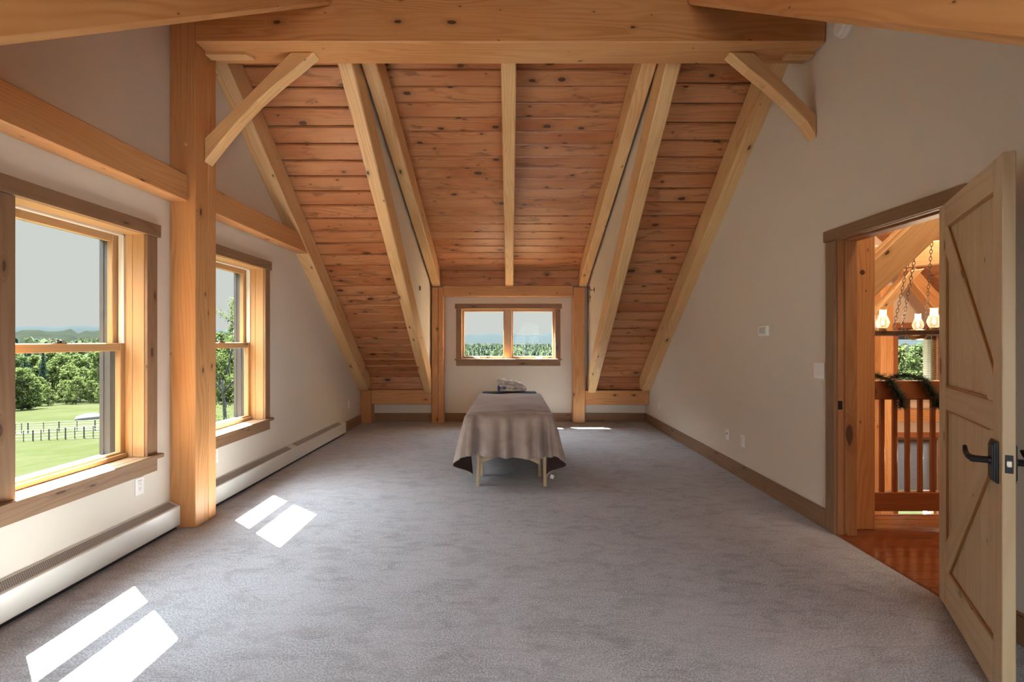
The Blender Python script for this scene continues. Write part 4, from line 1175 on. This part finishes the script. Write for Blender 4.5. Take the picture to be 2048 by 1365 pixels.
# ------------------------------------------------------------------ trees
LM = [leaf_mat('spring_leaves', (0.0281, 0.0412, 0.0117), (0.0486, 0.058, 0.0225)), leaf_mat('mid_leaves', (0.0187, 0.0299, 0.0112), (0.0337, 0.043, 0.0178)), leaf_mat('dark_conifer', (0.0112, 0.0196, 0.0149), (0.0196, 0.029, 0.0205))]
def leaves(m, c, rad, cnt, size, rnd, shell=.55):
    for i in range(cnt):
        d = V((rnd.gauss(0, 1), rnd.gauss(0, 1), rnd.gauss(0, 1))).normalized()
        k = (shell + (1 - shell) * rnd.random())
        p = V((c[0] + d.x * rad[0] * k, c[1] + d.y * rad[1] * k, c[2] + d.z * rad[2] * k))
        n = (d + V((rnd.gauss(0, .6), rnd.gauss(0, .6), rnd.gauss(0, .6) + .3))).normalized()
        u = n.orthogonal().normalized(); w = n.cross(u); a = rnd.uniform(0, 6.28); u, w = u * math.cos(a) + w * math.sin(a), w * math.cos(a) - u * math.sin(a)
        s_ = size * rnd.uniform(.6, 1.2); b = len(m.v)
        m.v += [p - u * s_, p + w * s_ * .7, p + u * s_, p - w * s_ * .7]
        m.f.append([b, b + 1, b + 2, b + 3]); m.uv.append([(0, 0)] * 4); m.mi.append(0)
def tree_proto(name, kind, H, seed, label):
    rnd = random.Random(seed); t = empty(name, (0, 0, 0)); t['_w'] = (0, 0, 0)
    m = MB(); m.tube([(0, 0, -.3), (.1, 0, H * .3), (.05, .1, H * .65), (0, .05, H * .92)], [H * .016, H * .013, H * .008, H * .003], 7); m.build('trunk', M['tree_bark'], t)
    m = MB()
    if kind == 2:
        for i in range(26):
            f = i / 25; z = H * (.08 + .92 * f); r = H * .17 * (1 - f) ** .8 + .2
            leaves(m, (0, 0, z), (r, r, H * .03), int(70 * (1 - f) + 14), H * .021, rnd, .3)
    else:
        cl = 46 if kind == 0 else 42
        for i in range(cl):
            f = rnd.random(); z = H * (.07 + .86 * f); rr = H * .30 * math.sin(PI * min(1, .18 + .80 * f)) ** .8
            a = rnd.uniform(0, 6.28); q = rnd.random() ** .5 * rr
            s_ = H * rnd.uniform(.07, .12)
            leaves(m, (q * math.cos(a), q * math.sin(a), z), (s_, s_, s_ * .85), 60, H * .024, rnd)
    cr = m.build('crown', LM[kind], t)
    return t
protos = [tree_proto('broadleaf_tree', 0, 18, 1, ''), tree_proto('broadleaf_tree', 1, 20, 2, ''), tree_proto('conifer_tree', 2, 21, 3, ''), tree_proto('broadleaf_tree', 0, 16, 4, ''), tree_proto('shrubby_tree', 0, 8, 5, '')]
used = [False] * len(protos)
GT = 'trees at the edge of the meadow'
KL = ['pale spring green leafy tree', 'mid green leafy tree', 'dark narrow conifer', 'bright green rounded tree', 'low bushy light green tree']
def put(k, px, dep, sc, rz, label):
    """a tree standing where the sight line of column px meets the given depth"""
    x = (px - 1020) * dep / 910; r = math.hypot(x, dep)
    t = protos[k] if not used[k] else copy_tree(protos[k])
    used[k] = True
    t.location = (x, dep, gz(r)); t.scale = (sc, sc, sc * random.uniform(.92, 1.08)); t.rotation_euler = (0, 0, rz)
    tag(t, label, 'tree', GT)
rnd = random.Random(21)
ORD = ['first', 'second', 'third', 'fourth', 'fifth', 'sixth', 'seventh', 'eighth', 'ninth', 'tenth', 'eleventh', 'twelfth']
rowA = [(20, 1), (38, 2), (50, 2), (66, 0), (86, 2), (104, 0), (124, 3), (141, 1), (160, 0), (178, 2), (198, 3), (220, 0)]
for i, (px, k) in enumerate(rowA):
    put(k, px, 112 + rnd.uniform(-3, 6) + (10 if i % 2 else 0), (.60 if k == 2 else .72) * rnd.uniform(.88, 1.08), rnd.uniform(0, 6), '%s, %s tall tree from the left seen in the near window' % (KL[k], ORD[i]))
for i, (px, k) in enumerate(((416, 1), (432, 0), (450, 3), (470, 1), (488, 0), (504, 0))):
    put(k, px, 96 + (8 if i % 2 else 0), .80 * rnd.uniform(.9, 1.05), rnd.uniform(0, 6), '%s, %s from the left behind the maple in the farther window' % (KL[k], ORD[i]))
for i, px in enumerate((30, 44, 58, 74, 96, 132, 152, 182, 204, 224)):
    put(4, px, 102 - (14 if px < 70 else 0) + rnd.uniform(-3, 3), rnd.uniform(.50, .85) * (1.35 if px < 70 else 1), rnd.uniform(0, 6), '%s, %s from the left at the wood edge, near window' % (KL[4], ORD[i]))
for i, px in enumerate((437, 455, 476)):
    put(4, px, 86 + 3 * i, rnd.uniform(.7, .9), rnd.uniform(0, 6), '%s, %s from the left below the maple crown' % (KL[4], ORD[i]))
# big sparse tree close outside the second window
rnd = random.Random(5)
bt = empty('maple_tree', (0, 0, 0)); bt['_w'] = (0, 0, 0)
H = 13.2
lv = MB(); tr = MB(); tips = []
def branch(p, d, L, r, depth):
    pts = [p]; q = p.copy(); dd = d.copy()
    for i in range(4):
        jj = .13 if depth else .03; dd = (dd + V((rnd.gauss(0, jj), rnd.gauss(0, jj), .05))).normalized(); q = q + dd * L / 4; pts.append(q.copy())
    tr.tube(pts, [r, r * .9, r * .8, r * .7, r * .6], 6)
    if depth >= 3: tips.extend(pts[1:]); return
    for k in range(3 if depth else 4):
        a = rnd.uniform(0, 6.28); s_ = V((math.cos(a), math.sin(a), rnd.uniform(.1, .7)))
        branch(pts[-1 - (k % 2)], (dd * .75 + s_ * .75).normalized(), L * .72, r * .55, depth + 1)
branch(V((0, 0, -.3)), V((.03, 0, 1)), 6.2, .19, 0)
branch(V((.05, 0, 2.8)), V((-.38, .1, .9)), 3.0, .08, 1)
branch(V((.1, 0, 4.6)), V((.4, .1, .9)), 2.6, .07, 2)
for p in tips: leaves(lv, p, (.7, .7, .55), 36, .10, rnd, .1)
for i in range(45):
    leaves(lv, (rnd.gauss(0, 1.7), rnd.gauss(0, 1.5), rnd.uniform(5.5, 10.5)), (.8, .8, .6), 34, .10, rnd, .1)
for i in range(60):
    z = rnd.uniform(.6, 5.0); leaves(lv, (rnd.gauss(0, 1.5), rnd.gauss(0, 1.2), z), (.6, .6, .4), 14, .09, rnd, .1)
tr.build('trunk', M['tree_bark'], bt, smooth=True); lv.build('crown', LM[0], bt)
dep = 40; x = (451 - 1020) * dep / 910; bt.scale = (.86, .86, .80); bt.location = (x, dep, gz(math.hypot(x, dep)))
tag(bt, 'tall open maple with a grey forked trunk outside the farther left window', 'tree')

# far woods seen through the dormer and beyond the meadow
rnd = random.Random(9); fw = MB(); fc = MB(); rows = 0
def blob_tree(m, x, y, z, h, con):
    n = 26 if con else 30
    for i in range(n):
        f = rnd.random()
        r = h * (.16 * (1 - f) + .01) if con else h * .30 * math.sin(PI * (.12 + .86 * f)) ** .7
        a = rnd.uniform(0, 6.28); p = V((x + r * math.cos(a), y + r * math.sin(a), z + h * (.08 + .92 * f)))
        nn = V((math.cos(a), math.sin(a), .5)).normalized(); u = nn.orthogonal().normalized(); w = nn.cross(u); s_ = h * rnd.uniform(.06, .11); b = len(m.v)
        m.v += [p - u * s_ - w * s_, p + u * s_ - w * s_, p + u * s_ + w * s_, p - u * s_ + w * s_]; m.f.append([b, b + 1, b + 2, b + 3]); m.uv.append([(0, 0)] * 4); m.mi.append(0)
for i in range(900):
    a = math.radians(rnd.uniform(80, 98)); r = 330 + 520 * rnd.random() ** 1.1
    con = rnd.random() < .25
    blob_tree(fc if con else fw, r * math.cos(a), r * math.sin(a), gz(r) - .5, rnd.uniform(5, 8.5) * (1.2 if con else 1), con)
for i in range(420):
    a = math.radians(rnd.uniform(118, 142)); r = 330 + 420 * rnd.random()
    con = rnd.random() < .2
    blob_tree(fc if con else fw, r * math.cos(a), r * math.sin(a), gz(r) - .5, rnd.uniform(12, 17), con)
for i, (px, dep, k) in enumerate(((1770, 66, 1), (1792, 60, 0), (1812, 68, 3), (1830, 62, 1), (1850, 66, 0), (1872, 60, 3), (1895, 66, 1))):
    put(k, px, dep, .50 * (1 + .1 * (i % 3)), i * 1.3, '%s, %s from the left outside the hall window' % (KL[k], ORD[i]))
tag(fw.build('distant_forest', leaf_mat('distant_leaves', (0.0263, 0.0356, 0.0196), (0.0468, 0.0543, 0.0319)), loc=(0, 0, 0)), 'distant light green broadleaf woods below the hazy mountains', 'forest', kind='stuff')
tag(fc.build('distant_conifers', leaf_mat('distant_needles', (0.0187, 0.0281, 0.0234), (0.0281, 0.0374, 0.0309)), loc=(0, 0, 0)), 'distant darker conifers scattered through the light green woods', 'forest', kind='stuff')

# livestock panels in the meadow
M['galv_rail'] = plain('pale_galvanised_rail', (.062, .063, .064), .5)
M['galv'] = plain('grey_galvanised_tube', (0.0216, 0.0223, 0.023), .5, metal=.3)
def panel(p0, p1, label, hgt=1.25):
    p0, p1 = V(p0), V(p1)
    o_ = empty('livestock_panel', ((p0 + p1) / 2)[:], label, 'fence panel', 'metal livestock panels in the meadow')
    d = p1 - p0
    m = MB()
    for k in range(5): m.tube([p0 + V((0, 0, .15 + .26 * k)), p1 + V((0, 0, .15 + .26 * k))], .018, 6)
    m.build('rails', M['galv_rail'], o_)
    for f in (0, .5, 1):
        m = MB(); q = p0 + d * f; m.tube([q + V((0, 0, -.1)), q + V((0, 0, hgt))], .034, 6); m.build('upright', M['galv'], o_)
def gpt(px, dep):
    x = (px - 1020) * dep / 910; return V((x, dep, gz(math.hypot(x, dep))))
pl = [28, 66, 98, 131, 168, 205, 240]
for i, (a, b) in enumerate(zip(pl[:-1], pl[1:])):
    panel(gpt(a + .6, 41.5), gpt(b - .6, 41.5 + .3 * (i % 2)), 'metal livestock panel, %s from the left in the nearer fence line' % ['first', 'second', 'third', 'fourth', 'fifth', 'sixth'][i])
pl = [30, 56, 118, 190, 250]
for i, (a, b) in enumerate(zip(pl[:-1], pl[1:])):
    panel(gpt(a + .6, 49), gpt(b - .6, 49), 'metal livestock panel, %s from the left in the farther fence line' % ['first', 'second', 'third', 'fourth'][i])
M['rock'] = plain('pale_granite', (0.0187, 0.018, 0.018), .9, noise=.3, nscale=1.5)
m = MB(); c = gpt(180, 66)
m.lathe([(1.7, -.3), (1.5, .25), (.8, .5), (.0, .55)], c, (0, 0, 1), 14); tag(m.build('boulder', M['rock'], smooth=True), 'pale flat boulder lying in the meadow beyond the livestock panels', 'rock')
# white porch post outside the hall window
m = MB(); xx = (1854 - 1020) * 9.7 / 910; m.box(xx - .06, xx + .06, 9.62, 9.74, -3.2, 2.6, 'z')
tag(m.build('porch_post', M['white'], bevel=.01), 'white porch post outside the hall window behind the blind', 'post', kind='thing')

m = MB(); m.box(HX0 + 2, HX1 + 1.5, 9.16, 11.6, 1.78, 1.9, 'x'); struct(m.build('roof_porch', M['roofing'], loc=(0, 0, 0)))
# ------------------------------------------------------------------ sky, sun, lamps, camera
SUN = V((-1, .797, 1.65)).normalized()     # direction towards the sun
def world(base=.60, zen=4.0, glow=14.0):
    w = bpy.data.worlds.new('sky'); SC.world = w; w.use_nodes = True
    t = w.node_tree; t.nodes.clear()
    N = lambda ty: t.nodes.new(ty)
    def mt(op, a, b=0.0):
        x = N('ShaderNodeMath'); x.operation = op
        for i, q in enumerate((a, b)):
            if isinstance(q, bpy.types.NodeSocket): t.links.new(q, x.inputs[i])
            else: x.inputs[i].default_value = q
        return x.outputs[0]
    tc = N('ShaderNodeTexCoord'); sp = N('ShaderNodeSeparateXYZ'); t.links.new(tc.outputs['Generated'], sp.inputs[0])
    mr = N('ShaderNodeMapRange'); mr.interpolation_type = 'SMOOTHSTEP'
    t.links.new(sp.outputs[2], mr.inputs[0]); mr.inputs[1].default_value = .20; mr.inputs[2].default_value = .55; mr.inputs[3].default_value = base; mr.inputs[4].default_value = zen
    dp = N('ShaderNodeVectorMath'); dp.operation = 'DOT_PRODUCT'; t.links.new(tc.outputs['Generated'], dp.inputs[0]); dp.inputs[1].default_value = SUN
    g = mt('POWER', mt('MAXIMUM', dp.outputs['Value'], 0.0), 9.0)
    up = N('ShaderNodeMapRange'); up.interpolation_type = 'SMOOTHSTEP'; t.links.new(sp.outputs[2], up.inputs[0]); up.inputs[1].default_value = .20; up.inputs[2].default_value = .42
    st = mt('ADD', mr.outputs[0], mt('MULTIPLY', mt('MULTIPLY', g, glow), up.outputs[0]))
    mx = N('ShaderNodeMix'); mx.data_type = 'RGBA'; t.links.new(up.outputs[0], mx.inputs[0])
    mx.inputs[6].default_value = (.99, 1.0, .99, 1); mx.inputs[7].default_value = (.84, .92, 1.0, 1)
    bg = N('ShaderNodeBackground'); t.links.new(mx.outputs[2], bg.inputs[0]); t.links.new(st, bg.inputs[1])
    o_ = N('ShaderNodeOutputWorld'); t.links.new(bg.outputs[0], o_.inputs[0])
    return w
def light(name, typ, loc, energy, color=(1, 1, 1), **kw):
    l = bpy.data.lights.new(name, typ); l.energy = energy; l.color = color
    for k, v in kw.items(): setattr(l, k, v)
    o_ = bpy.data.objects.new(name, l); COL.objects.link(o_); o_.location = loc; return o_
P_ = dict(base=.60, zen=14.0, glow=40.0, sun=210.0, exposure=0.27, back=66.0)
w = world(P_['base'], P_['zen'], P_['glow'])
try: w.cycles.sampling_method = 'MANUAL'; w.cycles.sample_map_resolution = 1024
except Exception: pass
s_ = light('sun', 'SUN', (-20, 16, 33), P_['sun'], (1.0, .97, .92), angle=.0095)
s_.rotation_euler = (-SUN).to_track_quat('-Z', 'Y').to_euler()
# added fill outside the invented window behind the camera, standing in for daylight
a_ = light('alcove_fill', 'AREA', (.62, YN - .17, 1.4), P_['back'], (.92, .96, 1.0), shape='RECTANGLE', size=.86, size_y=1.26)
a_.rotation_euler = V((-.42, 1, .30)).to_track_quat('-Z', 'Z').to_euler()
# lamps of the hall chandelier
for px, yy in ((1766, 4.75), (1836, 5.45), (1868, 4.5), (1960, 4.62)):
    light('chandelier_flame', 'POINT', ((px - 1020) * yy / 910, yy, CZ + .21), 5, (1, .74, .45), shadow_soft_size=.03)

light('landing_fill', 'POINT', (3.0, 2.1, 4.1), 80, (1, .83, .63), shadow_soft_size=.30)  # added unseen fill over the landing, no fixture
light('great_room_fill', 'POINT', (6.1, 6.2, 3.6), 230, (1, .80, .58), shadow_soft_size=.15)  # added unseen fill to brighten the great room
light('lower_hall_fill', 'POINT', (6.3, 6.4, -.4), 150, (1, .82, .62), shadow_soft_size=.15)  # added unseen fill for the lower level behind the balusters

cam = bpy.data.cameras.new('camera'); co = bpy.data.objects.new('camera', cam); COL.objects.link(co)
cam.sensor_fit = 'HORIZONTAL'; cam.sensor_width = 36; cam.lens = 36 * 910 / 2048
cam.shift_x = (1024 - 1020) / 2048; cam.clip_start = .05; cam.clip_end = 20000
co.location = (0, 0, EYE); co.rotation_euler = (PI / 2, 0, 0)
SC.camera = co
vs = SC.view_settings
SC.display_settings.display_device = 'sRGB'
vs.view_transform = 'Standard'; vs.look = 'None'; vs.gamma = 1; vs.use_curve_mapping = False
vs.exposure = P_['exposure']
cy = SC.cycles
cy.max_bounces = 10; cy.diffuse_bounces = 7; cy.glossy_bounces = 3; cy.transparent_max_bounces = 12; cy.transmission_bounces = 4
cy.sample_clamp_indirect = 20.0; cy.caustics_reflective = False; cy.caustics_refractive = False
cy.use_denoising = True
for o_ in list(SC.objects):
    if '_w' in o_: del o_['_w']
